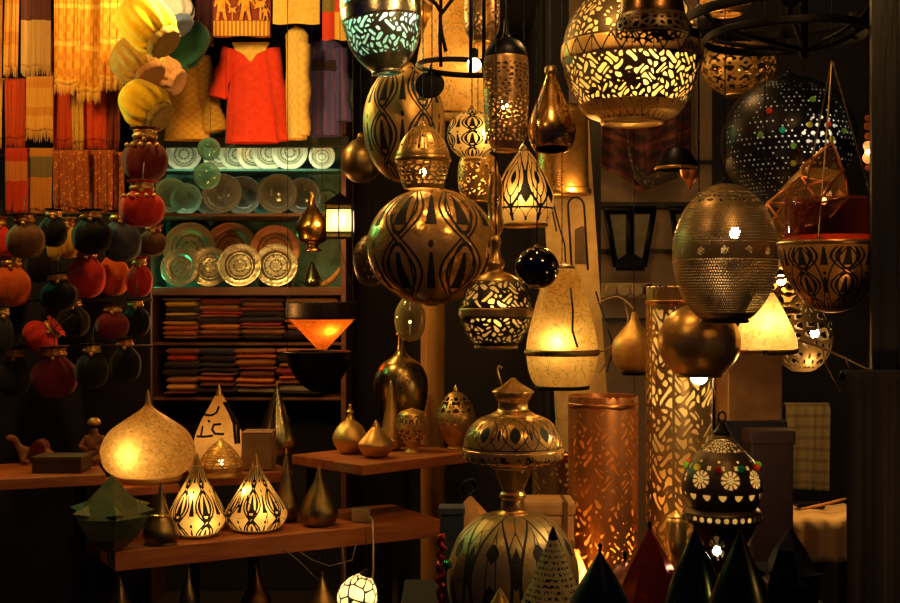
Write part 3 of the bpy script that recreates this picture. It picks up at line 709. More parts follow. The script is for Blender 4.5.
def pouch(label, cx, cy, w, h, Y, mat, trim=GT, tilt=0, group='drawstring pouches on the shelf rack', mouth=1.0, bead=True, name='hanging_pouch', bandrow=False):
    by = cy+h/2; ty = cy-h/2; t = T(name, label, 'pouch', cx, by, Y, group, (0, tilt, 0)); R = w/2
    t.lathe('bag', [(R*.42, ty+h*.2), (R*.5, ty+h*.24), (R*.9, ty+h*.42), (R, ty+h*.62), (R*.85, ty+h*.85), (R*.45, ty+h*.98), (0, by)], mat, n=60, m=36, squash=.85,
            flute=lambda U, V: 1+.05*np.cos(2*PI*10*U)*np.clip(1-V*1.1, 0, 1)+.03*np.cos(2*PI*4*U+1+3*V)*np.sin(PI*V))
    t.lathe('trim_collar', [(R*.40, ty+h*.21), (R*.5, ty+h*.19), (R*.53, ty+h*.14), (R*.45, ty+h*.1), (R*.5, ty+h*.05), (R*.42, ty+h*.06), (R*.36, ty+h*.15)], trim, n=48, m=24, flute=lambda U, V: 1+.05*np.cos(2*PI*11*U))
    t.lathe('gathered_mouth', [(R*.40, ty+h*.06), (R*.62*mouth, ty), (R*.55*mouth, ty+h*.01), (R*.3, ty+h*.1), (0, ty+h*.14)], mat, n=48, m=20, flute=lambda U, V: 1+.16*np.cos(2*PI*9*U)*(1-V))
    if bead: t.add('bead', sph('bead', t.s_(2.2), GT, n=12), (t.s_(R*.1), -t.s_(R*.52), t.z(ty+h*.23)))
    if bandrow:
        for k in range(5):
            a = -PI/2+(k-2)*.42; t.add('bead', sph('bead', t.s_(2.3), GT, n=10), (t.s_(R*.88*math.cos(a)), t.s_(R*.77*math.sin(a)), t.z(ty+h*.34)))
    t.add('cord', tube('cord', [(0, .0, t.z(ty+h*.12)), (0, .01, t.z(ty)), (0, .03, t.z(ty)+.07)], .0018, WIRE, 5))
    return t
pouch('maroon pouch with a row of gold beads below the yellow column', 145, 155, 46, 54, 4.62, VV['maroon'], bandrow=True)
pouch('scarlet pouch with a row of gold beads beside the sequinned scarves', 142, 204, 46, 46, 4.44, VV['red'], bandrow=True)
COPT = metal('copper_trim', (.5, .2, .07), .4, metallic=.5)
PO = [(27, 236, 34, 40, 'brown', 'brown pouch with an orange collar under the two-tone scarf'),
 (52, 228, 26, 34, 'black', 'black pouch under the grey-green rectangle scarf'), (55, 242, 14, 34, 'gold', 'slim gold and black pouch between the black pouch and the round gold one'),
 (70, 238, 22, 36, 'gold', 'round golden pouch under the first sequinned scarf'),
 (93, 232, 36, 40, 'black', 'black pouch with a gold fringe collar under the sequinned scarves'), (122, 236, 36, 46, 'blue', 'slate-blue pouch with a wide gold collar under the scarlet beaded pouch'),
 (152, 240, 26, 28, 'brown', 'crinkled brown pouch beside the copper tray'),
 (2, 238, 20, 36, 'red', 'red pouch cut by the picture edge beside the brown one'), (11, 281, 34, 46, 'orange', 'big bright orange pouch near the picture edge'),
 (86, 272, 34, 46, 'red', 'glowing red-orange pouch, first of the bright trio'), (114, 271, 28, 44, 'orange', 'orange pouch, middle of the bright trio'), (139, 277, 24, 36, 'red', 'small scarlet pouch, last of the bright trio by the cabinet'),
 (44, 262, 32, 38, 'black', 'black pouch hanging between the big orange and red-orange pouches'), (60, 292, 34, 34, 'black', 'black pouch with a bright bead under the beaded black one'),
 (30, 330, 36, 30, 'red', 'tilted crimson pouch lying over the dark pouches'), (74, 318, 30, 34, 'black', 'black pouch with a pale clasp beneath the bright trio'), (112, 322, 30, 30, 'wine', 'dim wine pouch beneath the orange one'),
 (136, 318, 26, 34, 'black', 'black pouch beneath the small scarlet one'),
 (55, 372, 42, 46, 'wine', 'round wine-red pouch with a gold collar above the figurines'), (14, 372, 30, 44, 'slate', 'slate pouch with a gold collar beside the round wine-red one'), (92, 366, 30, 40, 'black', 'dark patterned pouch above the seated figurine'), (126, 360, 28, 40, 'black', 'black pouch at the rack end next to the cabinet'), (2, 330, 18, 44, 'slate', 'slate pouch at the picture edge below the big orange one')]
_L = [[], [], [], []]
for k, (cx, cy, w, h, c, lb) in enumerate(PO):
    hit = lambda q: sum(max(0, (w+q[2])*.56-abs(cx-q[0]))*max(0, (h+q[3])*.56-abs(cy-q[1])) for _ in (0,))
    ly = min(range(4), key=lambda L: (sum(hit(q) for q in _L[L]), (L*3+k) % 4)); _L[ly].append((cx, cy, w, h))
    pouch(lb, cx, cy, w*1.12, h*1.12, 4.56+.115*ly, VV[c], GT if k % 3 else COPT, (.9 if 'crimson' in lb else rng.uniform(-.08, .08)))
# dark panel they hang on, with hooks rails
slab('trim_7', P(-60, 0, 5.05).x, P(150, 0, 5.05).x, 5.06, 5.09, 0, P(0, 214, 5.05).z, WALLD)
for k, y in enumerate((214, 250, 300, 346)):
    o = link('hanging_rail', tube('hanging_rail', [(P(-50, y, 4.98).x, 4.99, P(0, y, 4.98).z), (P(152, y, 4.98).x, 4.99, P(0, y, 4.98).z)], .006, WIRE, 8))
    tag(o, '%s thin black rail carrying the drawstring pouches' % ['topmost', 'second', 'third', 'lowest'][k], 'rail', 'pouch rails')
# ================================================================== PLANKS
def plank(label, ax, aY, bx, bY, z, depth, th, legs=True, mat=WOODP, zl=0.0):
    a = Vector(((ax-CX)/F*aY, aY, 0)); b = Vector(((bx-CX)/F*bY, bY, 0)); L = (b-a).length; ang = math.atan2(b.y-a.y, b.x-a.x)
    o = bpy.data.objects.new('shelf_plank', None); COL.objects.link(o); o.location = a; o.rotation_euler = (0, 0, ang); tag(o, label, 'shelf')
    p = link('board', box('board', L, depth, th, mat, .004), o); p.location = (L/2, depth/2, z-th/2)
    if legs:
        zz = {.06: zl[0], L-.06: zl[1]} if isinstance(zl, tuple) else {.06: zl, L-.06: zl}
        for fx in (.06, L-.06):
            q = link('leg', box('leg', .04, .04, z-th-zz[fx], BLACKW, .002), o); q.location = (fx, depth-.06, (z-th+zz[fx])/2)
    return o, ang
plank('long reddish plank shelf under the figurines', -40, 4.05, 106, 4.215, .91, .42, .036)
plank('short plank carrying the big onion lamp', 113, 4.17, 180, 4.28, .868, .30, .03, True, WOODP, .692)
plank('plank shelf under the script lamp and cardboard box', 196, 4.47, 292, 4.61, .868, .40, .04, True, WOODP, .1)
plank('low orange-red plank carrying the glowing teardrop lamps', 115, 4.0, 441, 4.60, .69, .40, .065)
plank('short plank shelf under the brass onion pots', 362, 4.45, 478, 4.85, .91, .43, .038, True, WOODP, (.692, 0))
# --- figurines and a book on the first plank
CLAY = plain('painted_clay', (.30, .12, .05), .6, (.16, .06, .03), 30)
def skinned(name, joints, edges, mat):
    me = bpy.data.meshes.new(name); me.from_pydata([j[:3] for j in joints], [], []); me.edges.add(len(edges))
    for e, (a, b) in zip(me.edges, edges): e.vertices = (a, b)
    me.update(); o = bpy.data.objects.new(name, me); COL.objects.link(o)
    md = o.modifiers.new('s', 'SKIN'); md.use_smooth_shade = True; o.modifiers.new('u', 'SUBSURF').levels = 2
    if not me.skin_vertices: me.skin_vertices.new()
    for i, j in enumerate(joints): me.skin_vertices[0].data[i].radius = (j[3], j[3]); me.skin_vertices[0].data[i].use_root = (i == 0)
    dg = bpy.context.evaluated_depsgraph_get(); m2 = bpy.data.meshes.new_from_object(o.evaluated_get(dg)); bpy.data.objects.remove(o)
    m2.materials.clear(); m2.materials.append(mat); return m2
t = T('figurine', 'seated clay figurine with folded arms below the dark patterned pouch', 'figurine', 94, 436, 4.5); t.o.location.z = .91
me = skinned('figurine', [(0, 0, .03, .032), (0, 0, .075, .026), (0, 0, .105, .012), (0, -.004, .13, .022), (-.03, 0, .092, .011), (-.045, -.02, .06, .01), (-.012, -.04, .055, .009), (.03, 0, .092, .011), (.045, -.02, .06, .01), (.012, -.04, .057, .009),
   (-.035, -.035, .022, .018), (-.01, -.07, .015, .013), (.035, -.035, .022, .018), (.01, -.072, .015, .013)], [(0, 1), (1, 2), (2, 3), (1, 4), (4, 5), (5, 6), (1, 7), (7, 8), (8, 9), (0, 10), (10, 11), (0, 12), (12, 13)], CLAY)
t.add('body', me, (0, 0, .002)); t.add('turban', lathe('turban', [(0, .168), (.014, .165), (.024, .152), (.022, .142), (.0, .14)], GT, 20, 14))
t = T('figurine', 'reclining clay figurine of a camel shape beside the slate pouch', 'figurine', 40, 436, 4.5); t.o.location.z = .91
me = skinned('figurine', [(0, 0, .03, .03), (-.05, 0, .035, .024), (-.075, -.01, .06, .014), (-.085, -.015, .09, .011), (-.095, -.03, .1, .014), (-.11, -.045, .095, .008), (.045, 0, .03, .026), (.075, 0, .012, .01), (-.05, -.04, .012, .010), (-.02, -.055, .012, .008), (.05, -.045, .012, .012), (.09, -.05, .012, .008), (0, 0, .065, .018)], [(0, 1), (1, 2), (2, 3), (3, 4), (4, 5), (0, 6), (6, 7), (1, 8), (8, 9), (6, 10), (10, 11), (0, 12)], CLAY)
t.add('body', me); t.add('saddle', prism('saddle', [(-.03, .03), (.03, .03), (.024, .075), (0, .09), (-.024, .075)], .075, VV['maroon'], .004))
t = T('box', 'flat dark cardboard box on the long plank below the figurines', 'box', 62, 470, 4.3); t.o.location.z = .91
t.add('carton', box('carton', .17, .12, .045, plain('dark_card', (.07, .04, .025), .7), .003, (0, 0, .0225)))
t.add('lid', box('lid', .174, .124, .014, plain('dark_card_lid', (.10, .06, .035), .7), .003, (0, 0, .05)))
# ================================================================== LAMPS ON THE PLANKS
def onion(t, prof, mat, n=120, m=90, pat=None, cap=True): return t.lathe('shade', prof, mat, n=n, m=m, pat=pat)
t = T('onion_lamp', 'big glowing crackled onion lamp standing on the plank above the green faceted lamp', 'lamp', 148, 481, 4.36); t.o.location.z = .870
t.lathe('shade', [(1.2, 396), (2.5, 403), (7, 410), (22, 420), (38, 432), (46, 447), (46, 457), (42, 468), (34, 475), (31, 476)], FROST, n=96, m=70)
t.lathe('base_ring', [(31, 475), (33, 476), (33, 481), (30, 481), (30, 476)], BRASS_R, n=64, m=14)
t.lathe('finial', [(0, 390), (1.2, 393), (2, 398), (3, 404), (2, 405)], BRASS_R, n=20, m=14)
t.bulb(452, .014, 50, (1, .62, .2), -8, -.125)
def script(n, seed, w=.11): return lambda U, V: {'ink': np.minimum(scroll(U, V, 5, 4.0, w, seed), np.minimum(V-.18, .95-V)*20)}
def hennapat(n, seed):
    return lambda U, V: {'ink': np.maximum.reduce([np.minimum(strap(U, V, n, 1.25, .10), np.minimum(V-.12, .97-V)*9), .006-np.abs(V-.1), np.minimum(scroll(U, V, 6, 5, .05, seed), np.minimum(V-.15, .95-V)*9)])}
SCR = strokes([(.5, 392), (3, 398), (9, 410), (18, 426), (24, 442), (25, 454), (20, 465), (15, 469)], [[(-14, 418.5), (-9, 419), (-4, 418.5), (0, 416), (1.5, 411)], [(-7.4, 424), (-6.6, 424.6)], [(-13.5, 430), (-14.5, 439)], [(-19, 439.5), (-10, 439), (-2.5, 438)], [(4.5, 427), (-1.5, 427.5), (-3, 432), (0, 436), (8, 436.5)], [(6, 407), (12, 417), (16.5, 427), (19.5, 446)], [(8.5, 407), (15, 418), (19.5, 429), (22, 446)]], 1.15)
t = T('teardrop_lamp', 'tall glowing teardrop lamp with black script strokes behind the little dome', 'lamp', 219, 472, 4.68); t.o.location.z = .872
t.lathe('shade', [(.5, 392), (3, 398), (9, 410), (18, 426), (24, 442), (25, 454), (20, 465), (15, 469)], PARCH_INK, n=260, m=200, pat=lambda U, V: {'ink': SCR(U, V)})
t.lathe('base_ring', [(15, 468), (16, 470), (16, 472.5), (14, 472.5), (14, 469)], OLD, n=40, m=10)
t.lathe('cap', [(0, 388), (1, 391), (4, 400), (3.4, 400.5)], BRASS, n=20, m=12); t.bulb(446, .012, 30, WARM, 0)
t = T('dome_lamp', 'small brass dome lamp standing before the script teardrop', 'lamp', 221, 477, 4.47); t.o.location.z = .872
t.lathe('shade', [(0, 439), (1.5, 440), (4, 443), (12, 450), (20, 461), (22, 468), (20, 473), (21, 475), (19, 475)], BRASS_CUT, n=140, m=70, pat=lambda U, V: {'cut': np.minimum(fret(U, V, 8, 3, .85, 3), band(V, .25, .8))})
t.lathe('base_ring', [(21, 474), (22, 476), (21, 478), (12, 478), (0, 478)], BRASS_R, n=40, m=12)
t.bulb(464, .009, 30)
t = T('box', 'brown cardboard box behind the teardrop lamps', 'box', 259, 472, 4.66); t.o.location.z = .872
CARD = plain('cardboard', (.30, .17, .08), .75, (.24, .13, .06))
t.add('carton', box('carton', t.s_(30), .12, t.s_(36), CARD, .003, (0, 0, t.s_(18)))); t.add('flap', box('flap', t.s_(30), .055, .004, CARD, .001), (0, -.034, t.s_(36)+.003)); t.add('flap', box('flap', t.s_(30), .053, .004, CARD, .001), (0, .034, t.s_(36)+.003))
t = T('metal_drop', 'tall pointed old-brass drop with a green shine beside the cardboard box', 'ornament', 277, 462, 4.86); t.o.location.z = .871
t.lathe('body', [(0, 386), (1.5, 388), (6, 400), (12, 417), (18, 435), (19, 444), (15, 455), (8, 461), (0, 462)], metal('green_old_brass', (.42, .38, .22), .22, bump=.05), n=48, m=50)
t.lathe('finial', [(0, 381), (1.4, 384), (1.8, 388), (1, 389)], BRASS, n=16, m=10)
# lower plank
def facet(t, prof, n, mat, part='shade', rot=0, rough=None):
    me = lathe(part, t.pr(prof), mat, n, 2, smooth=False); return me
t = T('faceted_lamp', 'dark green faceted metal star lamp at the end of the low plank', 'lamp', 112, 553, 4.02); t.o.location.z = .692
GF = metal('dark_green_metal', (.32, .38, .22), .24, col2=(.16, .2, .12), metallic=.8, bump=.12, bscale=20)
zz = [(1, 478), (1, 478), (14, 492), (14, 492), (40, 518), (40, 518), (26, 540), (26, 540), (10, 553), (10, 553), (0, 553)]
me = lathe('body', t.pr(zz), GF, 6, 10, smooth=False); t.add('body', me, rot=(0, 0, .35))
for k in range(6):
    a = .35+PI/6+k*PI/3; L = t.s_(31); me = lathe('spike', [(0, L), (L*.62, 0), (L*.62, 0), (0, 0)], GF, 4, 6, smooth=False)
    t.add('spike', me, (t.s_(15)*math.cos(a), t.s_(15)*math.sin(a), t.z(518)), (PI/2*.86, 0, a+PI/2))
t = T('funnel_lamp', 'dark brass lamp shaped like an upturned funnel beside the green faceted star', 'lamp', 161, 545, 4.13); t.o.location.z = .692
t.lathe('shade', [(.8, 484), (1.6, 487), (4, 500), (9, 516), (17, 530), (18, 538), (15, 543), (16, 545), (0, 545)], OLD, n=56, m=50)
t.lathe('collar', [(9.4, 515), (11, 516.5), (9.8, 518)], BRASS, n=40, m=8)
LB = 'teardrop lamps glowing on the low plank'
t = T('teardrop_lamp', 'glowing teardrop lamp painted with black vines, beside the funnel lamp', 'lamp', 197, 540, 4.27, LB); t.o.location.z = .696
t.lathe('shade', [(.5, 462), (3, 468), (9, 482), (19, 500), (27, 516), (29, 526), (24, 536), (20, 538)], PARCH_INK, n=200, m=140, pat=hennapat(6, 11))
t.lathe('base_ring', [(20, 537), (22, 539), (21, 541), (18, 541), (18, 537)], OLD, n=40, m=10); t.lathe('cap', [(0, 458), (1.2, 460), (4, 470), (3.3, 470.5)], BRASS, n=20, m=10)
t.bulb(502, .008, 80, WARM, -2, -.048); t.bulb(525, .008, 80, WARM, 10, -.066)
t = T('teardrop_lamp', 'glowing teardrop lamp painted with black vines, beside the dark brass drop', 'lamp', 256, 534, 4.38, LB); t.o.location.z = .700
t.lathe('shade', [(.5, 464), (3, 470), (10, 484), (20, 500), (29, 514), (31, 522), (26, 532), (22, 534)], PARCH_INK, n=200, m=140, pat=hennapat(7, 17))
t.lathe('base_ring', [(22, 533), (24, 534.5), (23, 536.5), (20, 536.5), (20, 533)], OLD, n=40, m=10); t.lathe('cap', [(0, 460), (1.2, 462), (4, 472), (3.3, 472.5)], BRASS, n=20, m=10)
t.bulb(497, .008, 80, WARM, -8, -.045); t.bulb(514, .008, 80, WARM, 8, -.07)
t = T('metal_drop', 'slim dark brass drop beside the second glowing teardrop', 'ornament', 286, 531, 4.55); t.o.location.z = .692
t.lathe('body', [(0, 462), (1.5, 464), (4, 480), (9, 500), (14, 515), (14, 523), (10, 530), (0, 531)], OLD, n=40, m=40); t.lathe('finial', [(0, 457), (1.2, 460), (1.6, 464), (.8, 464.5)], BRASS, n=14, m=8)
t = T('metal_drop', 'round-bellied dark brass drop at the last of the low plank lamps', 'ornament', 319, 531, 4.47); t.o.location.z = .692
t.lathe('body', [(0, 474), (1.5, 476), (5, 487), (14, 503), (19, 516), (18, 525), (13, 531), (0, 532)], OLD, n=40, m=40); t.lathe('finial', [(0, 470), (1.2, 472), (1.6, 476), (.8, 476.5)], BRASS, n=14, m=8)
t = T('mains_adapter', 'small cream mains adapter with a hanging cord on the low plank', 'adapter', 361, 528, 4.55); t.o.location.z = .692
PLA = plain('cream_plastic', (.5, .36, .2), .5)
t.add('housing', box('housing', t.s_(18), .05, t.s_(13), PLA, .004, (0, 0, t.s_(6.5)))); t.add('socket', lathe('socket', [(0, .0), (.006, 0), (.006, -.012), (0, -.012)], PLA, 14, 8), (t.s_(4), -.02, t.s_(9)), (PI/2, 0, 0))
t.add('cord', tube('cord', [(t.s_(8), -.03, t.s_(6)), (t.s_(14), -.14, .03), (t.s_(17), -.27, -.03), (t.s_(17), -.28, -.12), (t.s_(15), -.27, -.2), (t.s_(19), -.26, -.28)], .0035, PLA, 7))
# brass things on the short plank
def pz(t, dz=.912): t.o.location.z = dz
BG = 'brass vessels on the short plank'
t = T('onion_pot', 'round brass onion pot with a ringed neck at the plank end', 'pot', 350, 449, 4.80, BG); pz(t)
t.lathe('body', [(0, 414), (3, 415), (6, 417), (12, 422), (17, 431), (17, 438), (12, 446), (8, 449), (0, 449)], BRASS_R, n=48, m=40)
t.lathe('neck', [(0, 400), (1.5, 401), (2, 405), (4, 408), (2.6, 410), (3.5, 413), (5, 416)], BRASS, n=24, m=24)
t = T('onion_pot', 'low brass teardrop pot with a stubby tip beside the ringed onion pot', 'pot', 376, 449, 4.68, BG); pz(t)
t.lathe('body', [(0, 418), (4, 419), (9, 425), (16, 433), (18, 438), (13, 446), (8, 449), (0, 449)], BRASS_R, n=48, m=40); t.lathe('tip', [(0, 412), (2, 414), (3, 417), (4.5, 420)], BRASS, n=20, m=12)
t = T('brass_cone', 'tall slender brass cone standing behind the low teardrop pot', 'ornament', 391, 449, 4.90, BG); pz(t)
t.lathe('body', [(0, 380), (1.5, 382), (4, 400), (8, 420), (11, 438), (10, 446), (6, 449), (0, 449)], BRASS_R, n=40, m=40); t.lathe('rim', [(11, 437), (12, 439), (11, 441)], BRASS, n=32, m=8)
t = T('pierced_pot', 'pierced brass pot on a small foot between the cone and the egg lamp', 'pot', 412, 454, 4.84, BG); pz(t)
t.lathe('body', [(12, 414), (14, 417), (16, 425), (15, 433), (10, 443), (5, 449), (4, 451)], BRASS_CUT, n=160, m=70, pat=lambda U, V: {'cut': np.maximum(np.minimum(fret(U, V, 9, 4, .75, 8), band(V, .08, .32)), np.minimum(cells(U, V, 14, 9, .28, 4), band(V, .42, .8)))})
t.lathe('foot', [(4, 450), (7, 453), (7.5, 455), (0, 455)], BRASS_R, n=32, m=10); t.lathe('lid', [(0, 410), (2, 411), (6, 412), (12, 414), (12, 415)], BRASS_R, n=32, m=12)
t = T('egg_lamp', 'egg-shaped brass lamp with pierced triangles at the last of the short plank', 'lamp', 456, 450, 4.95, BG); pz(t)
t.lathe('shade', [(2, 393), (8, 396), (16, 406), (20, 418), (18, 430), (11, 442), (7, 448)], BRASS_CUT, n=160, m=80, pat=lambda U, V: {'cut': np.maximum(np.minimum(fret(U, V, 8, 5, .7, 21), band(V, .12, .42)), np.minimum(dots(U, V, 20, 16, .22), band(V, .5, .62)))})
t.lathe('foot', [(7, 447), (9, 449), (9, 451), (0, 451)], BRASS_R, n=32, m=10); t.lathe('finial', [(0, 386), (2, 389), (3, 393), (2, 394)], BRASS, n=16, m=10)
t = T('brass_bottle', 'big round-bellied brass bottle with a thin neck by the wooden pole', 'bottle', 401, 450, 5.08); pz(t)
t.lathe('body', [(3, 338), (3, 346), (4, 355), (9, 362), (20, 370), (26, 382), (27, 396), (24, 415), (16, 440), (12, 450), (0, 450)], metal('dim_brass', (.5, .36, .14), .25, col2=(.3, .22, .1)), n=48, m=60)
t.lathe('lip', [(3, 337), (5, 338), (5, 341), (3, 342)], BRASS, n=24, m=8)
t = T('hanging_glass_lamp', 'clear glass globe lamp hanging over the thin-necked bottle', 'lamp', 410, 342, 5.0)
t.lathe('globe', [(5, 296), (9, 300), (15, 312), (15, 326), (11, 337), (4, 341), (0, 342)], glass('amber_glass', (.5, .38, .2)), n=40, m=36); t.lathe('cap', [(0, 290), (4, 292), (6, 297), (5, 298)], OLD, n=24, m=10); t.bulb(322, .006, 8); t.chain(291)
# things hung below the low plank
for cx, y0, y1, w, lb, m in ((188, 566, 610, 8, 'thin brass bottle pendant hanging under the plank below the vine lamp', OLD), (256, 568, 610, 15, 'dim copper bell pendant hanging under the middle of the low plank', metal('dim_copper', (.22, .09, .04), .4)), (322, 576, 612, 16, 'brass pointed pendant hanging under the plank beside the lit cone', BRASS_R), (120, 580, 615, 17, 'dull green brass pendant in the dark under the plank end', OLD)):
    Yh = 4.22 if cx < 200 else (4.45 if cx < 300 else 4.5); Yh = 4.17 if cx == 120 else Yh
    t = T('hanging_pendant', lb, 'pendant', cx, y1, Yh, 'pendants under the low plank')
    t.lathe('body', [(.8, y0), (2, y0+2), (w*.4, y0+14), (w*.9, y0+28), (w, y1-8), (w*.7, y1-2), (0, y1)], m, n=36, m=30); t.lathe('knob', [(0, y0-5), (1.8, y0-3), (1.2, y0-1), (1.4, y0+1)], BRASS_R, n=14, m=10)
    t.add('cord', tube('cord', [(0, 0, t.z(y0-4)), (.004, 0, .62-t.loc.z)], .0015, WIRE, 5))
t = T('hanging_lantern', 'tilted white-lit lantern with black leaf ribs hanging under the low plank', 'lantern', 352, 612, 4.1, None, (0, .35, 0))
t.lathe('shade', [(.5, 570), (6, 573), (15, 582), (20, 596), (17, 608), (10, 612)], skin('white_parchment', (1, .9, .62), ink=INK), n=160, m=90, pat=lambda U, V: {'ink': np.maximum(-cells(U, V, 9, 5, .13, 5), .02-np.abs(V-.03))})
t.lathe('cap', [(0, 566), (3, 568), (6.4, 573), (5.6, 573)], IRON, n=24, m=10); t.bulb(593, .012, 75, (1, .72, .34)); t.add('cord', tube('cord', [(0, 0, t.z(567)), (-.05, .0, t.z(567)+.12)], .0015, WIRE, 5))
# loose black wires looping under the plank
for k, pts in enumerate((((300, 552), (312, 560), (330, 566), (352, 560), (356, 545)), ((284, 549), (300, 562), (318, 580)), ((342, 545), (345, 570), (343, 600)))):
    Yw = 4.28; t0 = [P(a, b, Yw) for a, b in pts]; o = link('hanging_wire', tube('wire', [p-t0[0] for p in t0], .0018, plain('grey_wire', (.2, .17, .15), .5), 6)); o.location = t0[0]
    tag(o, ['grey wire looping under the plank towards the adapter', 'grey wire hanging behind the pointed pendant', 'grey wire dropping straight down beside the adapter cord'][k], 'wire', 'loose wires under the low plank')
# glowing cone lamp and bowls near the cabinet
t = T('hanging_cone_lamp', 'inverted cone lamp with a hot orange glow and dark pierced rim', 'lamp', 322, 354, 5.3)
t.lathe('shade', [(34, 318), (34, 318), (2, 352), (2, 352), (0, 353)], skin('amber_mosaic', (.85, .3, .05), (.5, .12, .02), nscale=90, transl=.6), n=64, m=40)
t.lathe('rim', [(35, 302), (36, 303), (36, 317), (34, 319), (33.5, 317), (34, 303)], metal('pierced_black_metal', (.03, .022, .018), .45, metallic=.6, cut=True), n=160, m=40, pat=lambda U, V: {'cut': np.where((V > .05) & (V < .45), dots(U, V*20, 46, 1/2.2, .26), -1)})
t.lathe('tip', [(2, 351), (2.6, 354), (0, 358)], OLD, n=16, m=8); t.bulb(328, .017, 60, (1, .4, .07), 9, -.07)
for s in (-1, 1): t.add('chain', tube('chain', [(s*t.s_(34), 0, t.z(302)), (0, 0, t.z(302)+.5), (0, 0, 2.9-t.loc.z)], .0015, WIRE, 5))
t = T('hanging_bowl', 'black metal bowl hanging dark under the glowing cone lamp', 'bowl', 319, 392, 5.02)
t.lathe('bowl', [(34, 352), (30, 366), (20, 382), (8, 391), (0, 392), (0, 390), (18, 380), (28, 364), (32, 352), (34, 352)], BLACKM, n=48, m=40); t.lathe('rim', [(34, 351), (35, 352), (34, 354)], BLACKM, n=48, m=8)
for s in (-1, 1): t.add('chain', tube('chain', [(s*t.s_(33), .05, t.z(352)), (s*t.s_(33), .05, 2.9-t.loc.z)], .0015, WIRE, 5))
t = T('box_lantern', 'small square lantern with bright yellow panes and black bars near the brass vase', 'lantern', 340, 240, 5.2)
zb = t.z(238); hh = t.s_(33); ww = t.s_(26)
t.add('pane_box', box('pane_box', ww, ww, hh, skin('lit_pane', (1, .86, .45), (1, .8, .4), clear=.02), .001, (0, 0, zb+hh/2)))
for sx in (-1, 0, 1):
    for sy in (-1, 1): t.add('bar', box('bar', .006, .006, hh, BLACKM, .001), (sx*ww/2, sy*ww/2, zb+hh/2))
for z_ in (zb, zb+hh*.16, zb+hh*.86, zb+hh): t.add('bar', box('bar', ww+.008, ww+.008, .005, BLACKM, .001), (0, 0, z_))
t.add('roof', lathe('roof', [(.004, zb+hh+.06), (.006, zb+hh+.05), (ww*.8, zb+hh+.004), (ww*.8, zb+hh)], BLACKM, 4, 6, smooth=False), rot=(0, 0, PI/4)); t.bulb(221, .017, 80, (1, .78, .38)); t.chain(203)
t.o.name = 'hanging_box_lantern'
t = T('hanging_vase_lamp', 'dark brass vase lamp hanging before the plate shelf beside the lit box lantern', 'lamp', 312, 252, 5.55)
t.lathe('body', [(2, 196), (4, 205), (12, 217), (17, 228), (14, 240), (6, 246), (10, 251), (0, 252)], metal('amber_brass', (.42, .24, .06), .22), n=48, m=50); t.lathe('cap', [(0, 190), (2.5, 192), (3, 197), (2, 198)], OLD, n=20, m=10); t.chain(191)
t = T('hanging_globe', 'dim brass globe glinting behind the tall engraved globe', 'ornament', 361, 183, 4.6)
t.lathe('body', [(3, 138), (10, 142), (18, 152), (20, 163), (17, 174), (9, 181), (0, 183)], OLD, n=40, m=36); t.lathe('cap', [(0, 132), (3, 134), (4, 138), (3, 139)], OLD, n=20, m=10); t.chain(133)
t = T('hanging_lantern', 'small black pierced ball hanging half behind the biggest engraved globe', 'lantern', 372, 288, 4.3)
t.lathe('shade', [(3, 234), (10, 238), (18, 250), (18, 268), (12, 282), (0, 288)], DARKCUT, n=120, m=70, pat=lambda U, V: {'cut': np.minimum(dots(U, V, 18, 9, .22), band(V, .1, .9))}); t.lathe('cap', [(0, 228), (3, 230), (4, 235), (3, 236)], BLACKM, n=20, m=10); t.bulb(262, .005, 20); t.chain(229)
# ================================================================== HANGING CLUSTER
def ball_prof(cx_r, cy, ry, top=.12, bot=.12, rx=None):
    rx = rx or cx_r; a0 = math.asin(min(1, top)); a1 = PI-math.asin(min(1, bot)); k = 22
    return [(rx*math.sin(a0+(a1-a0)*i/k), cy-ry*math.cos(a0+(a1-a0)*i/k)) for i in range(k+1)]
def capring(t, r, y, mat=BRASS, h=4, part='cap'): return t.lathe(part, [(0, y-h*1.6), (r*.3, y-h*1.5), (r*.45, y-h), (r*.9, y-h*.6), (r*1.08, y), (r*1.0, y+1)], mat, n=40, m=16)
COOL = (.55, 1.0, .80)
# silver lantern, top
t = T('hanging_lantern', 'silver pierced lantern with a green-white glow beside the navy tunic', 'lantern', 387, 74, 3.45, None, (0, -.10, 0))
def sp(U, V):
    c = np.maximum.reduce([np.minimum(cells(U, V, 34, 22, .32, 31, .9, .4), band(V, .06, vof(SLP, 4))), np.minimum(cells(U, V, 34, 22, .32, 32, .9, .4), band(V, vof(SLP, 22), vof(SLP, 57)))])
    return {'cut': c}
SLP = [(9, -60), (24, -52), (36, -30), (40, -2), (39, 24), (33, 48), (22, 64), (14, 71)]
t.lathe('shade', SLP, SILVER_CUT, n=420, m=260, pat=sp)
t.lathe('liner', [(r*.93, y) for r, y in SLP[1:-1]], skin('green_white_liner', (.8, .95, .8), (.6, .9, .75), clear=0, transl=.85), n=60, m=40)
t.lathe('band', [(39.5, 7), (40.6, 8), (40, 20), (38.8, 21)], SILVER, n=80, m=10); t.lathe('rim', [(14, 70), (15.5, 71.5), (15, 74), (13, 74)], SILVER, n=60, m=8)
capring(t, 9, -60, SILVER); t.bulb(14, .016, 42, (.9, 1, .75), 14, -.06); t.bulb(-2, .014, 40, (.2, 1, .55), -22, -.04); t.chain(-66)
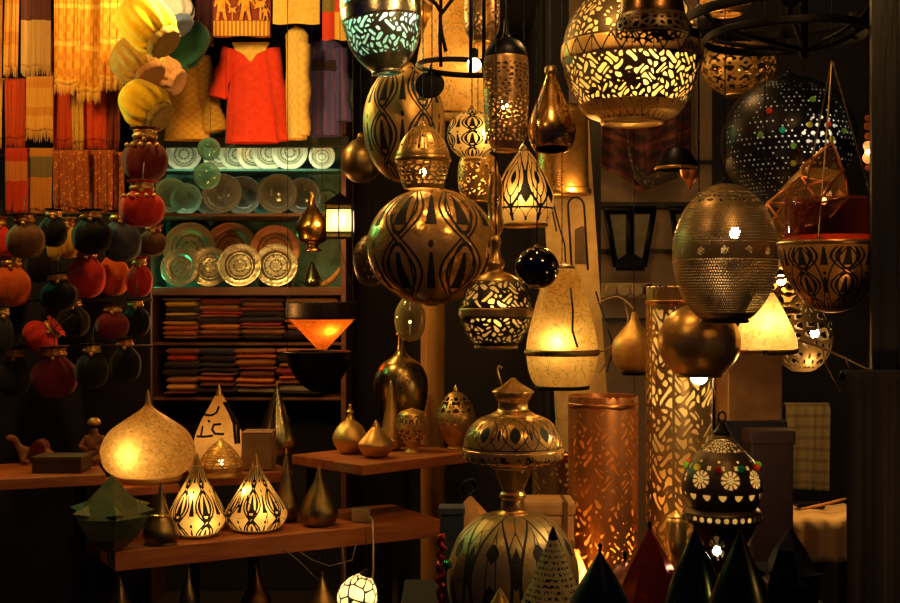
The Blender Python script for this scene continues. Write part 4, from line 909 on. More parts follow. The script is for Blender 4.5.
# sphere behind
def engr(n, m, w=.13, seed=1, lo=.05, hi=.95, fill=1.7, extra=True):
    def f(U, V):
        a = np.minimum(strap(U, V, n, m, w*.62, .1), band(V, lo, hi))
        b = np.minimum(scroll(U, V, 9, 5, .035, seed), band(V, lo, hi)) if extra else np.full(U.shape, -1.0)
        return {'ink': np.maximum.reduce([a, b, .004-np.abs(V-lo), .004-np.abs(V-hi)])}
    return f
t = T('hanging_lantern', 'large egg-shaped engraved brass lantern behind the small pierced dome', 'lantern', 404, 184, 3.75)
t.lathe('shade', ball_prof(41, 124, 59, .2, .15), BRASS_INK_R, n=360, m=240, pat=engr(6, 1.5, .13, 4, extra=False)); capring(t, 9, 66); t.chain(62)
# big engraved globe
t = T('hanging_lantern', 'biggest engraved brass globe lantern, black vine lines and bright reflections', 'lantern', 432, 305, 3.3)
t.lathe('shade', ball_prof(65, 246.5, 58.5, .1, .1), BRASS_INK, n=460, m=280, pat=engr(6, 1.35, .11, 9, .08, .90, 1.72, False)); capring(t, 7, 189); t.lathe('base_ring', [(7, 304), (8, 305), (5, 306), (0, 306)], BRASS, n=30, m=8); t.chain(184)
# parchment bell with globe bulb
t = T('hanging_bell_lamp', 'tall parchment bell lamp glowing inside an iron hoop', 'lamp', 454, 116, 4.06)
t.lathe('shade', [(14, -30), (17, -10), (24, 15), (34, 45), (38, 75), (36, 100), (29, 115)], PARCH, n=90, m=60)
t.lathe('rim', [(29, 114), (30.5, 115.5), (29, 117)], BRASS, n=60, m=8); capring(t, 14, -30, OLD); t.bulb(75, .022, 15, (1, .52, .15), 8, -.06); t.chain(-36)
t = T('hanging_globe_bulb', 'small round white glass bulb hanging inside the iron hoop', 'lamp', 474, 72, 3.60)
t.add('globe', sph('globe', t.s_(7), skin('white_glass', (1, .94, .75), clear=.02), (0, 0, t.s_(7.5)), 24)); t.lathe('socket', [(2, 48), (4, 50), (4.4, 57), (3.5, 59)], BLACKM, n=20, m=10); t.bulb(65, .008, 150, (1, .85, .5)); t.chain(48)
t = T('hanging_iron_hoop', 'black iron hoop hung from forked rods around the parchment bell', 'hoop', 463, 84, 3.55)
R = t.s_(45); t.add('hoop', ring('hoop', R, .008, IRON, 0, 60, 8), (0, 0, t.z(67)), (.36, .05, 0))
fk = lambda pts: tube('rod', [Vector((t.x(a), -.05, t.z(b))) for a, b in pts], .006, IRON, 6)
t.add('rod', fk(((441, 70), (440, 40), (441, 10), (441, -60)))); t.add('rod', fk(((446, 55), (442, 38), (440, 20), (452, 4), (456, -20), (456, -60)))); t.add('rod', fk(((441, 16), (436, 8), (430, 3), (424, 1))))
R2 = t.s_(12)
t.add('medallion', lathe('medallion', [(0, .004), (t.s_(13), .003), (t.s_(13), -.003), (0, -.004)], IRON, 36, 10), (t.x(430), -R*.8, t.z(91)), (1.3, -.2, 0), label='round black medallion dangling from the hoop')
t.add('hook', tube('hook', [(t.x(430), -R*.8, t.z(82)), (t.x(431), -R*.82, t.z(74)), (t.x(432), -R*.72, t.z(70))], .003, IRON, 6))
t.add('medallion', lathe('medallion', [(0, .004), (t.s_(7), .003), (t.s_(7), -.003), (0, -.004)], IRON, 36, 10), (t.x(512), .0, t.z(86)), (1.2, .3, 0), label='small black medallion at the far side of the hoop')
# small pierced dome
t = T('hanging_lantern', 'small brass dome lantern with a beaded band, before the egg-shaped one', 'lantern', 423, 190, 3.12)
def dm(U, V):
    return {'cut': np.maximum(np.minimum(fret(U, V, 9, 5, .8, 14), band(V, .12, .48)), np.minimum(cells(U, V, 22, 16, .24, 5), band(V, .57, .92)))}
t.lathe('shade', [(3, 126), (10, 128), (20, 138), (26, 152), (26.5, 160), (26, 166), (23, 178), (19, 188), (17, 189)], BRASS_CUT, n=260, m=140, pat=dm)
t.lathe('band', [(26.5, 157), (28, 158.5), (28, 161), (26.6, 162.5)], BRASS, n=60, m=10); capring(t, 5, 127); t.bulb(172, .008, 60); t.chain(122)
# lit ball
t = T('hanging_lamp', 'glowing parchment ball with black diamond marks beside the pierced dome', 'lamp', 472, 160, 3.40)
t.lathe('shade', ball_prof(25, 135, 25, .16, .3), PARCH_INK, n=200, m=110, pat=lambda U, V: {'ink': np.minimum(strap(U, V, 5, 2, .1), band(V, .06, .94))}); capring(t, 5, 111); t.lathe('rim', [(8, 158), (9, 160), (7, 161)], BRASS, n=40, m=8); t.bulb(137, .011, 40, WARM, 9, -.05); t.chain(106)
# tall pierced bottle lantern
t = T('hanging_lantern', 'tall cylindrical pierced lantern with a black domed top', 'lantern', 506, 152, 3.25)
t.lathe('shade', [(20, 56), (22, 60), (23, 80), (22, 115), (20, 138), (12, 150)], metal('bronze_cut', (.34, .2, .09), .35, metallic=.8, cut=True), n=260, m=200, pat=lambda U, V: {'cut': np.maximum(np.minimum(cells(U, V, 24, 22, .34, 33, .9), band(V, .10, .9)), -1)})
t.lathe('dome', [(2, 20), (3, 34), (6, 38), (14, 42), (20, 50), (21.5, 58), (20, 59)], BLACKM, n=48, m=30); t.lathe('rim', [(12, 149), (13, 151), (11, 152)], BRASS, n=40, m=8); t.bulb(105, .010, 110, WARM, -2); t.chain(22, ztop=2.86)
for i in range(2): t.add('rod', tube('rod', [(t.s_(-34+14*i), .22, t.z(60)), (t.s_(-32+13*i), .22, 2.88-t.loc.z)], .006, IRON, 6))
# more brass behind the cluster
t = T('hanging_tube_lamp', 'wide amber brass tube lamp hanging before the top of the carved board', 'lamp', 562, 196, 4.08)
t.lathe('shade', [(20, 108), (25, 112), (26, 130), (26, 160), (27, 190), (27, 190), (25, 190), (24, 160), (24, 130)], metal('amber_tube_brass', (.55, .30, .09), .25, col2=(.38, .2, .06), metallic=.8, bump=.15, bscale=30), n=60, m=60)
t.lathe('rim', [(27, 188), (29, 190), (29, 194), (26, 195)], BRASS, n=60, m=12); capring(t, 20, 108, OLD); t.bulb(172, .014, 60, WARM); t.chain(100)
t = T('hanging_lantern', 'small fretted brass drum lantern behind the glowing diamond ball', 'lantern', 478, 204, 3.92)
t.lathe('shade', [(8, 152), (17, 158), (20, 170), (19, 190), (12, 201)], BRASS_CUT, n=180, m=90, pat=lambda U, V: {'cut': np.minimum(cells(U, V, 20, 10, .34, 77, .9, .4), band(V, .08, .92))}); capring(t, 8, 152); t.lathe('rim', [(12, 200), (13, 203), (0, 204)], BRASS, n=40, m=8); t.bulb(178, .008, 90); t.chain(146)
t = T('hanging_globe', 'small amber brass globe high up behind the forked iron rod', 'ornament', 424, 30, 4.35)
t.lathe('body', ball_prof(12, 16, 12, .2, .05), metal('amber_globe_brass', (.85, .45, .12), .3, metallic=.7), n=36, m=30); capring(t, 3, 4, OLD, 2); t.chain(2)
t = T('hanging_lantern', 'tall dim bronze lantern at the top behind the black-domed one', 'lantern', 482, 44, 3.74)
t.lathe('shade', [(10, -40), (17, -30), (18, 0), (17, 30), (9, 42)], metal('dim_bronze_cut', (.30, .17, .07), .35, metallic=.7, cut=True), n=160, m=90, pat=lambda U, V: {'cut': np.minimum(cells(U, V, 18, 18, .4, 78, .9, .4), band(V, .1, .92))}); t.lathe('rim', [(9, 41), (10, 44), (0, 44)], BRASS, n=36, m=8); capring(t, 10, -40, OLD); t.bulb(10, .006, 70); t.chain(-46)
# brass bell
t = T('hanging_bell_lamp', 'polished brass bell lamp with an open black mouth beside the biggest pierced lantern', 'lamp', 552, 150, 3.3)
t.lathe('shade', [(4, 70), (6, 76), (9, 84), (14, 98), (21, 116), (24, 130), (22, 142), (18, 149), (16.5, 148), (20, 140), (22, 130), (18, 114), (6, 90)], metal('brown_brass', (.5, .28, .1), .22, bump=.05), n=60, m=70); t.lathe('collar', [(3, 62), (6, 64), (6.5, 70), (4, 72)], OLD, n=24, m=10); t.chain(62); t.o.rotation_euler = (-.16, 0, 0)
# skin teardrop
t = T('hanging_lamp', 'glowing teardrop lamp with bold black arches above the dark glass ball', 'lamp', 524, 226, 3.62)
def arch(U, V):
    a = almond(U, V, 6, .05, .80, .92); e = np.abs(a)
    return {'ink': np.minimum(np.maximum.reduce([.10-e, .05-np.abs(almond(U, V, 6, .2, .68, .5)), almond(U, V, 6, .32, .52, .22), .012-np.abs(V-.80), .06-np.abs(almond(U, V, 12, .8, 1.1, .9)), almond(U, V, 6, .45, .75, .35, .5)]), band(V, .04, .97))}
t.lathe('shade', [(4, 150), (9, 156), (17, 168), (26, 186), (30, 202), (27, 216), (23, 224)], PARCH_INK, n=240, m=150, pat=arch)
t.lathe('rim', [(23, 223), (24.5, 225), (23, 227)], BRASS, n=50, m=8); capring(t, 5, 151, OLD); t.bulb(198, .013, 36, WARM, -3, -.066); t.chain(146)
# dark mirror ball
t = T('hanging_glass_ball', 'dark mirror glass ball hanging above the parchment tulip lamp', 'ornament', 537, 289, 2.92)
t.lathe('ball', ball_prof(22, 268, 21, .06, .02), metal('dark_mirror', (.16, .13, .10), .06), n=56, m=44); capring(t, 3, 247, OLD, 2); t.chain(244, r=.0015)
# small pierced globe with neck
t = T('hanging_lantern', 'small round pierced lantern with a plain middle band under the biggest globe', 'lantern', 496, 348, 3.05)
SGP = [(8, 274), (18, 277), (28, 286), (35, 302), (36, 312), (35, 322), (28, 337), (20, 346)]
def sg(U, V): return {'cut': np.maximum(np.minimum(cells(U, V, 28, 14, .36, 41, .9, .4), band(V, .14, vof(SGP, 307))), np.minimum(cells(U, V, 28, 14, .36, 42, .9, .4), band(V, vof(SGP, 318), vof(SGP, 342))))}
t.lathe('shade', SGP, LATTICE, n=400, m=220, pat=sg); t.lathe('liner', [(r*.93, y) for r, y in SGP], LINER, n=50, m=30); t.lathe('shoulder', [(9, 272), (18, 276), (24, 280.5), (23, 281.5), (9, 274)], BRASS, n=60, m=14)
t.lathe('band', [(36, 308), (37, 309), (37, 316), (35.8, 317)], BRASS_R, n=70, m=10); t.lathe('neck', [(3, 236), (5, 240), (4, 250), (6, 258), (9, 264), (7, 270), (10, 275), (9, 277)], BRASS, n=40, m=30); t.lathe('rim', [(20, 345), (22, 346.5), (21, 348.5), (19, 348)], BRASS, n=60, m=8)
t.bulb(310, .011, 36, (1, .66, .24), 0, -.066); t.chain(237)
t = T('hanging_bottle', 'slim silver-gold bottle ornament hanging above the small round pierced lantern', 'ornament', 495, 236, 3.50)
t.lathe('body', [(3, 172), (6, 178), (8, 192), (7, 212), (9, 226), (4, 236), (0, 236)], BRASS, n=32, m=30); t.chain(173)
# tulip parchment lamp
t = T('hanging_lamp', 'big parchment tulip lamp with a braided waist band, brightest yellow glow', 'lamp', 562, 388, 3.75)
t.lathe('shade', [(12, 268), (17, 275), (24, 296), (31, 322), (35.5, 345), (35, 362), (31, 378), (26, 386)], PARCH, n=110, m=80)
t.lathe('waist_band', [(35.5, 349), (37, 350.5), (37, 354), (35.5, 355.5)], OLD, n=70, m=10, flute=lambda U, V: 1+.02*np.sin(2*PI*34*U)); t.lathe('rim', [(26, 385), (27.5, 386.5), (27, 389), (25, 389)], BLACKM, n=60, m=8)
t.add('leaf_stitch', tube('leaf_stitch', [(t.s_(a), -t.s_(b), t.z(c)) for a, b, c in ((6, 26, 288), (8, 30, 310), (7, 35, 330), (12, 35, 346))], .0035, WIRE, 6)); capring(t, 12, 268, OLD); t.bulb(342, .018, 34, (1, .62, .2), -6, -.082); t.chain(262)
# big pierced lantern
t = T('hanging_lantern', 'biggest pierced brass lantern with a zigzag belt, glowing through leaf-shaped holes', 'lantern', 632, 124, 3.3)
BLP = [(18, -24), (34, -17), (54, 5), (66, 30), (69.5, 52), (68, 70), (61, 91), (52, 106), (43, 115), (30, 120)]
def bl(U, V): return {'cut': np.maximum(np.minimum(cells(U, V, 54, 25, .36, 51, .9, .4), band(V, .05, vof(BLP, 43))), np.minimum(cells(U, V, 54, 25, .36, 52, .9, .4), band(V, vof(BLP, 63), vof(BLP, 105))))}
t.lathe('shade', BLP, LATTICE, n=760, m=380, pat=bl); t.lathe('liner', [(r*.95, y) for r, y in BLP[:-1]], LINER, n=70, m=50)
zg = lambda U, V: {'ink': np.maximum(.10-np.abs(np.abs(((U*22) % 1)-.5)*2-np.clip(V, 0, 1)), .03-np.abs(((U*22) % 1)-.5))}
t.lathe('belt', [(69, 45), (70.5, 46.5), (71, 53), (70.5, 60), (69, 61.5)], BRASS_INK_R, n=300, m=24, pat=zg)
arcs = lambda U, V: {'ink': np.maximum(.07-np.abs(np.abs(np.sin(PI*18*U))-V*1.1), .05-np.abs(np.abs(np.cos(PI*18*U))-V*1.1))}
t.lathe('skirt', [(53.5, 105), (48.5, 111.5), (43.5, 116), (31, 121)], BRASS_INK_R, n=300, m=50, pat=arcs); t.lathe('rim', [(30, 117), (31.5, 119), (31, 124), (28, 124), (28, 119)], BRASS_R, n=80, m=12)
capring(t, 18, -24); t.bulb(40, .018, 46, (1, .64, .22), -6, -.11); t.bulb(72, .018, 60, (1, .64, .22), 8, -.11); t.bulb(88, .012, 60, WARM, -4, -.06); t.chain(-30)
t = T('hanging_dome_lamp', 'dark bronze dome shade hanging before the biggest pierced lantern', 'lamp', 652, 36, 2.8)
t.lathe('shade', [(6, -34), (14, -30), (26, -16), (31, 0), (33, 14), (36, 24), (33, 22), (30, 13), (27, 0), (10, -26)], metal('dark_bronze', (.16, .08, .035), .25, bump=.06), n=60, m=60)
t.lathe('fretted_rim', [(33, 15), (36.5, 24), (37, 34), (34, 36)], DARKCUT, n=200, m=40, pat=lambda U, V: {'cut': np.minimum(cells(U, V, 30, 4, .3, 6), band(V, .2, .9))}); capring(t, 6, -34, OLD); t.chain(-40)
t = T('hanging_lantern', 'small lit brass lantern high in the corner above the black chandelier ring', 'lantern', 726, 15, 3.7)
t.lathe('shade', [(8, -40), (20, -30), (28, -12), (26, 2), (16, 13)], BRASS_CUT, n=200, m=100, pat=lambda U, V: {'cut': np.minimum(fret(U, V, 8, 4, .7, 61), band(V, .08, .92))}); capring(t, 8, -40); t.lathe('rim', [(16, 12), (17, 14), (15, 15)], BRASS, n=40, m=8); t.bulb(-2, .012, 90, WARM, 4, -.05); t.chain(-46)
t = T('hanging_lantern', 'dim brass fretwork lantern between the black ring and beaded globe', 'lantern', 738, 96, 4.1)
t.lathe('shade', [(8, 34), (24, 42), (36, 58), (36, 72), (24, 88), (12, 95)], BRASS_CUT, n=220, m=120, pat=lambda U, V: {'cut': np.minimum(fret(U, V, 7, 4, .8, 71), band(V, .06, .94))}); capring(t, 8, 34); t.lathe('rim', [(12, 94), (13, 96), (0, 96)], BRASS, n=40, m=8); t.bulb(70, .005, 30); t.chain(28)
# black chandelier
t = T('hanging_chandelier', 'large black wrought iron chandelier ring at the dark corner post', 'chandelier', 786, 62, 2.9)
R = t.s_(98)
def ringband(R, z, h): return lathe('ring_band', [(R, z+h/2), (R+.004, z+h/2), (R+.004, z-h/2), (R, z-h/2), (R, z+h/2)], IRON, 64, 16)
t.add('ring_band', ringband(R, t.z(14), t.s_(9)), rot=(0, -.06, 0)); t.add('ring_band', ringband(R*.8, t.z(36), t.s_(7)), rot=(0, -.03, 0)); t.add('stem', tube('stem', [(t.s_(18), 0, t.z(58)), (t.s_(18), 0, 2.9-t.loc.z)], t.s_(4), IRON, 10))
for k in range(6):
    a = k*PI/3+.3; c, s = math.cos(a), math.sin(a)
    t.add('arm', tube('arm', [(t.s_(18)+.01*c, .01*s, t.z(50)), (R*.5*c+t.s_(8), R*.5*s, t.z(40)), (R*.8*c, R*.8*s, t.z(30)), (R*c, R*s, t.z(12))], .006, IRON, 6))
    if k % 2 == 0:
        h = t.add('candle_cup', lathe('candle_cup', [(.03, .03), (.026, .0), (.01, -.016), (0, -.02), (0, -.012), (.02, .0), (.026, .03), (.03, .03)], IRON, 24, 20), (R*.9*c, R*.9*s, t.z(20)))
t = T('hanging_bell_lamp', 'small black bell lamp with a bright edge hanging before the dark patterned cloth', 'lamp', 677, 171, 3.6)
t.lathe('shade', [(4, 146), (10, 149), (17, 158), (22, 168), (20, 168), (9, 153)], BLACKM, n=40, m=30); t.lathe('rim', [(22, 167), (23, 169), (21, 170)], BRASS, n=40, m=8); t.chain(147)
t = T('hanging_finial', 'little brass pendant cup beneath the small black bell lamp', 'ornament', 690, 190, 3.5)
t.lathe('cup', [(10, 170), (8, 178), (3, 184), (1, 189), (0, 190), (0, 186), (6, 177), (10, 170)], COPPER, n=28, m=24); t.chain(171, r=.0015, x=-8); t.chain(171, r=.0015, x=8)
# beaded black globe
JEW = [(-.35, -.05, 'turquoise'), (.02, -.12, 'yellow'), (.30, -.13, 'red'), (-.62, .0, 'green'), (.55, -.05, 'green'), (-.2, .18, 'green'), (-.18, .42, 'yellow'), (.35, .08, 'yellow'), (.42, .45, 'green'), (-.5, -.35, 'red'), (.1, -.5, 'green'), (-.05, .62, 'red')]
JC = {'turquoise': (.1, .8, .6), 'yellow': (.9, .8, .15), 'red': (.9, .18, .06), 'green': (.45, .75, .2)}
JM = {k: skin('glass_bead_'+k, v, [x*.85 for x in v], clear=.25, transl=.85) for k, v in JC.items()}
t = T('hanging_lantern', 'large black globe lantern studded with coloured glass beads and pinholes', 'lantern', 789, 208, 3.45)
Rg, cyg, ryg = 67, 142, 66
def bead_uv(a, b):            # a: across, b: down (unit disc seen from the aisle) -> U,V
    y = -math.sqrt(max(0, 1-a*a-b*b)); th = math.atan2(y, a); U = ((th-PI/2)/(2*PI)) % 1; ph = math.acos(-b if False else max(-1, min(1, -b)))
    a0 = math.asin(.1); return U, (ph-a0)/(PI-2*a0), y
def pin(U, V):
    r = np.random.RandomState(3); d = dots(U+.0*V, V, 70, 38, .17); i = np.floor(U*70)+np.floor(V*38)*57; keep = (np.sin(i*12.9898)*43758.5453 % 1) > .5
    c = np.where(keep, d, -.1); c = np.maximum(c, np.minimum(dots(U, V, 46, 25, .24), .09-np.hypot((U-.53)*2, V-.50)))
    for a, b, k in JEW:
        u, v, _ = bead_uv(a, b); c = np.maximum(c, .012-np.hypot((U-u)*2*math.sin(max(.2, v*PI)), V-v))
    return {'cut': np.minimum(c, band(V, .04, .96))}
t.lathe('shade', ball_prof(Rg, cyg, ryg, .1, .1), metal('beaded_dark', (.03, .028, .035), .35, cut=True), n=700, m=380, pat=pin); capring(t, 7, 77, BLACKM); t.lathe('liner', ball_prof(Rg*.93, cyg, ryg*.93, .12, .12), skin('white_liner', (.9, .85, .7), clear=0, transl=.8), n=60, m=40)
for a, b, k in JEW:
    _, _, y = bead_uv(a, b); t.add('glass_bead', sph('glass_bead', t.s_(3.0), JM[k], n=14), (t.s_(Rg*a), t.s_(Rg*y), t.z(cyg+ryg*b)))
t.bulb(142, .012, 60, (1, .85, .6), 6, -.10); t.chain(72)
# pierced dark egg
t = T('hanging_lantern', 'dark egg-shaped lantern with thousands of pinholes and a plain belt', 'lantern', 725, 322, 2.95)
def egg(U, V):
    tri = np.minimum(.25-np.abs(((U*16) % 1)-.5)+(.2-V)*2, 1)
    d = dots(U, V, 120, 56, .30); c = np.maximum(np.minimum(d, band(V, .24, .49)), np.minimum(d, band(V, .57, .93)))
    c = np.maximum(c, np.minimum(np.minimum(fret(U, V, 10, 9, .9, 81), .5), band(V, .12, .22))); fl = np.minimum(rosette(U, V, 14, .53, .028, 2.3, 6), 1)
    return {'cut': np.maximum(c, fl)}
t.lathe('shade', [(8, 184), (22, 190), (38, 206), (49, 230), (52, 252), (50, 274), (42, 297), (30, 314), (22, 320)], metal('gilded_dark_metal', (.30, .20, .09), .36, metallic=.7, cut=True), n=900, m=420, pat=egg)
t.lathe('rim', [(22, 319), (24, 321), (22, 323), (20, 322)], DARK, n=50, m=8); capring(t, 8, 185, BLACKM, 5); t.bulb(234, .012, 160, (1, .74, .4), 4, -.06); t.chain(178)
# gold balls
t = T('hanging_lamp', 'shiny gold ball lamp casting light from its underside below the pinhole egg', 'lamp', 699, 381, 3.12)
t.lathe('shade', [(3, 302)]+ball_prof(41, 342, 38, .12, .55)[1:], metal('gold_ball', (.80, .50, .16), .3, col2=(.6, .36, .1), metallic=.8, bump=.06), n=64, m=60); capring(t, 5, 305, OLD); t.lathe('rim', [(22, 373), (23.5, 375), (22, 377)], BRASS, n=50, m=8)
t.bulb(373, .024, 260, (1, .66, .26)); t.chain(300); t.add('pull_rod', tube('pull_rod', [(t.s_(12), -.03, t.z(372)), (t.s_(12), -.03, t.z(400)), (t.s_(12.5), -.03, t.z(428))], [.001, .003, .004], BLACKM, 6))
t = T('hanging_lamp', 'satin gold onion lamp hanging behind the tall pierced column', 'lamp', 634, 376, 3.9)
t.lathe('shade', [(2, 312), (4, 320), (10, 328), (20, 340), (22, 352), (18, 366), (12, 372)], BRASS_R, n=50, m=50); t.lathe('rim', [(12, 371), (13.5, 373), (12, 375)], BLACKM, n=40, m=8); t.chain(313); t.add('cord', tube('cord', [(0, 0, t.z(374)), (.003, 0, t.z(400)), (.0, 0, t.z(430))], .0015, WIRE, 5))
# glass star
t = T('hanging_star_lantern', 'brass-edged faceted glass star lantern before the beaded globe', 'lantern', 805, 236, 3.11)
W = lambda px, py, d: Vector((t.x(px), d, t.z(py)))
sv = [W(832, 142, 0), W(846, 170, .02), W(846, 198, -.02), W(810, 205, -.07), W(798, 178, -.03), W(765, 204, -.02), W(780, 225, -.03), W(805, 165, .02), W(790, 236, 0), W(822, 186, -.07), W(772, 232, .06), W(838, 215, .07), W(800, 190, .10)]
ed = [(0, 1), (1, 2), (2, 3), (3, 9), (9, 1), (0, 7), (7, 4), (4, 9), (4, 3), (4, 5), (5, 3), (5, 6), (6, 3), (6, 8), (8, 3), (7, 12), (12, 1), (12, 11), (11, 2), (5, 10), (10, 8), (10, 12), (8, 11)]
fs = [(0, 1, 9, 4, 7), (9, 1, 2, 3), (4, 9, 3), (4, 3, 5), (5, 3, 6), (6, 3, 8), (7, 4, 5, 12), (0, 7, 12, 1), (12, 10, 8, 11), (1, 12, 11, 2), (3, 2, 11, 8), (5, 6, 8, 10)]
GP = glass('amber_pane', (.40, .22, .06), .08, .8)
for f in fs: t.add('glass_pane', raw('glass_pane', [sv[i] for i in f], [tuple(range(len(f)))], GP, smooth=False))
for a, b in ed: t.add('brass_edge', tube('brass_edge', [sv[a], sv[b]], .0035, COPPER, 6))
t.bulb(200, .008, 70, (1, .5, .12), 22, .03); t.add('chain', tube('chain', [sv[0], Vector((sv[0].x, 0, 2.86-t.loc.z))], .0015, BLACKM, 5))
# hanging bowl
t = T('hanging_bowl_lamp', 'wide engraved copper bowl on chains with red glass inside, by the dark post', 'lamp', 832, 313, 2.78)
t.lathe('bowl', [(52, 243), (53, 246), (51, 258), (45, 276), (34, 294), (20, 307), (8, 312), (0, 313)], metal('copper_engraved', (.95, .46, .12), .3, metallic=.5, ink=INK, bump=.12), n=300, m=140, pat=lambda U, V: {'ink': np.minimum(np.maximum(strap(U, V, 7, 1.6, .09), .04-np.abs(almond(U, V, 7, .05, .95, .9))), band(V, .06, .8))})
t.lathe('rim', [(51, 241), (54, 242), (54, 245), (51, 246)], BRASS, n=80, m=12)
t.lathe('red_glass', [(46, 236), (47, 238), (48, 255), (36, 280), (10, 300), (10, 297), (34, 277), (45, 254), (45, 238)], skin('red_glass_lining', (.75, .14, .03), (.5, .06, .02), clear=.1), n=60, m=40, label='red glass lining')
t.lathe('red_glass', [(44, 200), (46, 203), (46, 234), (44, 238)], glass('red_clear_glass', (.22, .03, .015), .06, .9), n=60, m=20, label='red glass upper sleeve')
t.bulb(262, .012, 30, (1, .45, .1), -14, -.06)
for k in range(3):
    a = PI/2+k*2*PI/3+.5; p = (t.s_(52)*math.cos(a), t.s_(52)*math.sin(a), t.z(243)); t.add('chain', tube('chain', [Vector(p)+(Vector((0, 0, t.z(60)))-Vector(p))*i/40 for i in range(41)], [.0026 if i % 2 else .0014 for i in range(41)], OLD, 5))
t.chain(60)
t = T('hanging_chain_lamp', 'narrow string of small lit glass drops beside the dark post', 'lamp', 868, 172, 3.08)
for y, r in ((118, 3.2), (126, 4), (136, 3.4), (146, 5), (158, 5.5), (168, 3)): t.add('drop', sph('drop', t.s_(r), skin('pink_glass', (.9, .5, .3), (.7, .2, .1), clear=.2), (0, 0, t.z(y)), 14))
t.bulb(152, .006, 50, (1, .6, .25), 0, .0); t.add('chain', tube('chain', [(0, .008, t.z(170)), (0, .008, 2.88-t.loc.z)], .0012, BLACKM, 5))
# lit shade and pierced ball on the right
t = T('hanging_lamp', 'bright yellow parchment cone shade squeezed beneath the wide copper bowl', 'lamp', 765, 352, 3.18)
t.lathe('shade', [(8, 292), (13, 300), (22, 318), (30, 336), (32, 346), (30, 351)], PARCH, n=70, m=40); t.lathe('beaded_rim', [(30, 348), (32, 350), (31, 354), (29, 354)], BRASS, n=90, m=12, flute=lambda U, V: 1+.02*np.sin(2*PI*30*U)); t.bulb(326, .016, 50, (1, .70, .3), 0, -.02); capring(t, 8, 292); t.chain(286)
t = T('hanging_lantern', 'dusky pierced ball lantern with a white-hot hole beside the cone shade', 'lantern', 802, 374, 3.98)
t.lathe('shade', ball_prof(30, 335, 38, .2, .3), metal('dusky_brass', (.34, .23, .11), .4, metallic=.7, cut=True), n=220, m=140, pat=lambda U, V: {'cut': np.maximum(np.minimum(mcells(U, V, 5, 2, 9, .36, 91), band(V, .08, .92)), .075-np.hypot((U-.57)*1.7, V-.5))}); capring(t, 7, 300); t.bulb(333, .013, 90, (1, .8, .45), 9, -.04); t.chain(294)
t = T('hanging_lantern', 'pale brass fretted lantern half hidden behind the pinhole egg and copper bowl', 'lantern', 781, 316, 3.76)
t.lathe('shade', [(12, 240), (26, 252), (32, 270), (30, 292), (18, 312)], BRASS_CUT, n=180, m=100, pat=lambda U, V: {'cut': np.minimum(fret(U, V, 6, 3, .7, 96), band(V, .08, .92))}); t.lathe('rim', [(18, 311), (19, 314), (0, 316)], BRASS, n=40, m=8); capring(t, 12, 240); t.bulb(280, .014, 60); t.chain(234)
# ================================================================== COUNTER AND WHAT STANDS ON IT
CLOTHB = fabric('black_cloth', (.012, .011, .016), (.02, .016, .018), 'plain')
CT = .64
t0 = bpy.data.objects.new('counter', None); COL.objects.link(t0); t0.location = (.29, 3.05, 0); tag(t0, 'long low counter under a black cloth carrying the standing lanterns', 'counter')
o = link('frame', box('frame', .92, 1.5, CT-.01, WALLD, .01), t0); o.location = (.05, 0, (CT-.01)/2)
def drape():
    m, n = 10, 120; rows = []
    per = []; w, d = .94/2, 1.52/2
    for s in range(n):
        u = s/(n-1)*4; k = int(min(u, 3.999)); f = u-k; c = [(-w, -d), (w, -d), (w, d), (-w, d), (-w, -d)]; per.append((c[k][0]+(c[k+1][0]-c[k][0])*f, c[k][1]+(c[k+1][1]-c[k][1])*f))
    for i in range(m):
        z = CT*(1-i/(m-1)); rows.append([(x*(1+.012*math.sin(s*.9)*i/(m-1)), y*(1+.012*math.cos(s*.8)*i/(m-1)), z) for s, (x, y) in enumerate(per)])
    return rows
o = link('cloth_skirt', grid('cloth_skirt', drape(), CLOTHB), t0); o.location = (.05, 0, 0)
o = link('cloth_top', box('cloth_top', .96, 1.54, .012, CLOTHB, .003), t0); o.location = (.05, 0, CT-.005)
bn = bpy.data.objects.new('low_bench', None); COL.objects.link(bn); bn.location = (.945, 3.6, 0); tag(bn, 'low black bench under the copper column and the dark red box', 'bench')
o = link('seat', box('seat', .24, .5, .03, WALLD, .004), bn); o.location = (0, 0, CT-.014)
for sx in (-1, 1): o = link('side_board', box('side_board', .02, .48, CT-.03, WALLD, .002), bn); o.location = (sx*.1, 0, (CT-.03)/2)
CTZ = CT+.006
def onc(t, base=None): t.o.location.z = CTZ
def T2(name, label, cat, cx, Y, group=None, rot=None, z=CTZ):
    by = CY+(CZ-z)*F/Y; return T(name, label, cat, cx, by, Y, group, rot)
# copper samovar lamp: round base, stem, domed shade
t = T2('table_lamp', 'large brass lamp with an almond-engraved round belly and a domed shade', 'lamp', 513, 3.15)
by = t.by
def alm(U, V):
    a = almond(U, V, 8, .10, .92, .85); b = almond(U, V, 8, .16, .86, .7)
    c = np.minimum(scroll(U*1, V, 16, 6, .12, 5), b); d = np.maximum(almond(U, V, 8, .28, .40, .28), almond(U, V, 8, .52, .74, .32))
    e = np.maximum(almond(U, V, 8, .30, .55, .22, .5), .03-np.abs(almond(U, V, 8, .2, .66, .4, .5)))
    return {'ink': np.maximum.reduce([.07-np.abs(a), np.minimum(d, b), np.minimum(.05-np.abs(almond(U, V, 16, .2, .8, .4, .5)), b), np.minimum(e, -a)])}
t.lathe('belly', [(14, 513), (34, 517), (52, 533), (63, 556), (66, 580), (62, 606), (48, 628), (30, by-3)], metal('dim_engraved_brass', (.46, .34, .15), .40, col2=(.34, .25, .11), ink=INK, metallic=.75, bump=.14, bscale=90), n=420, m=220, pat=alm)
t.lathe('foot', [(28, by-5), (34, by-3), (36, by), (0, by)], BRASS_R, n=60, m=12)
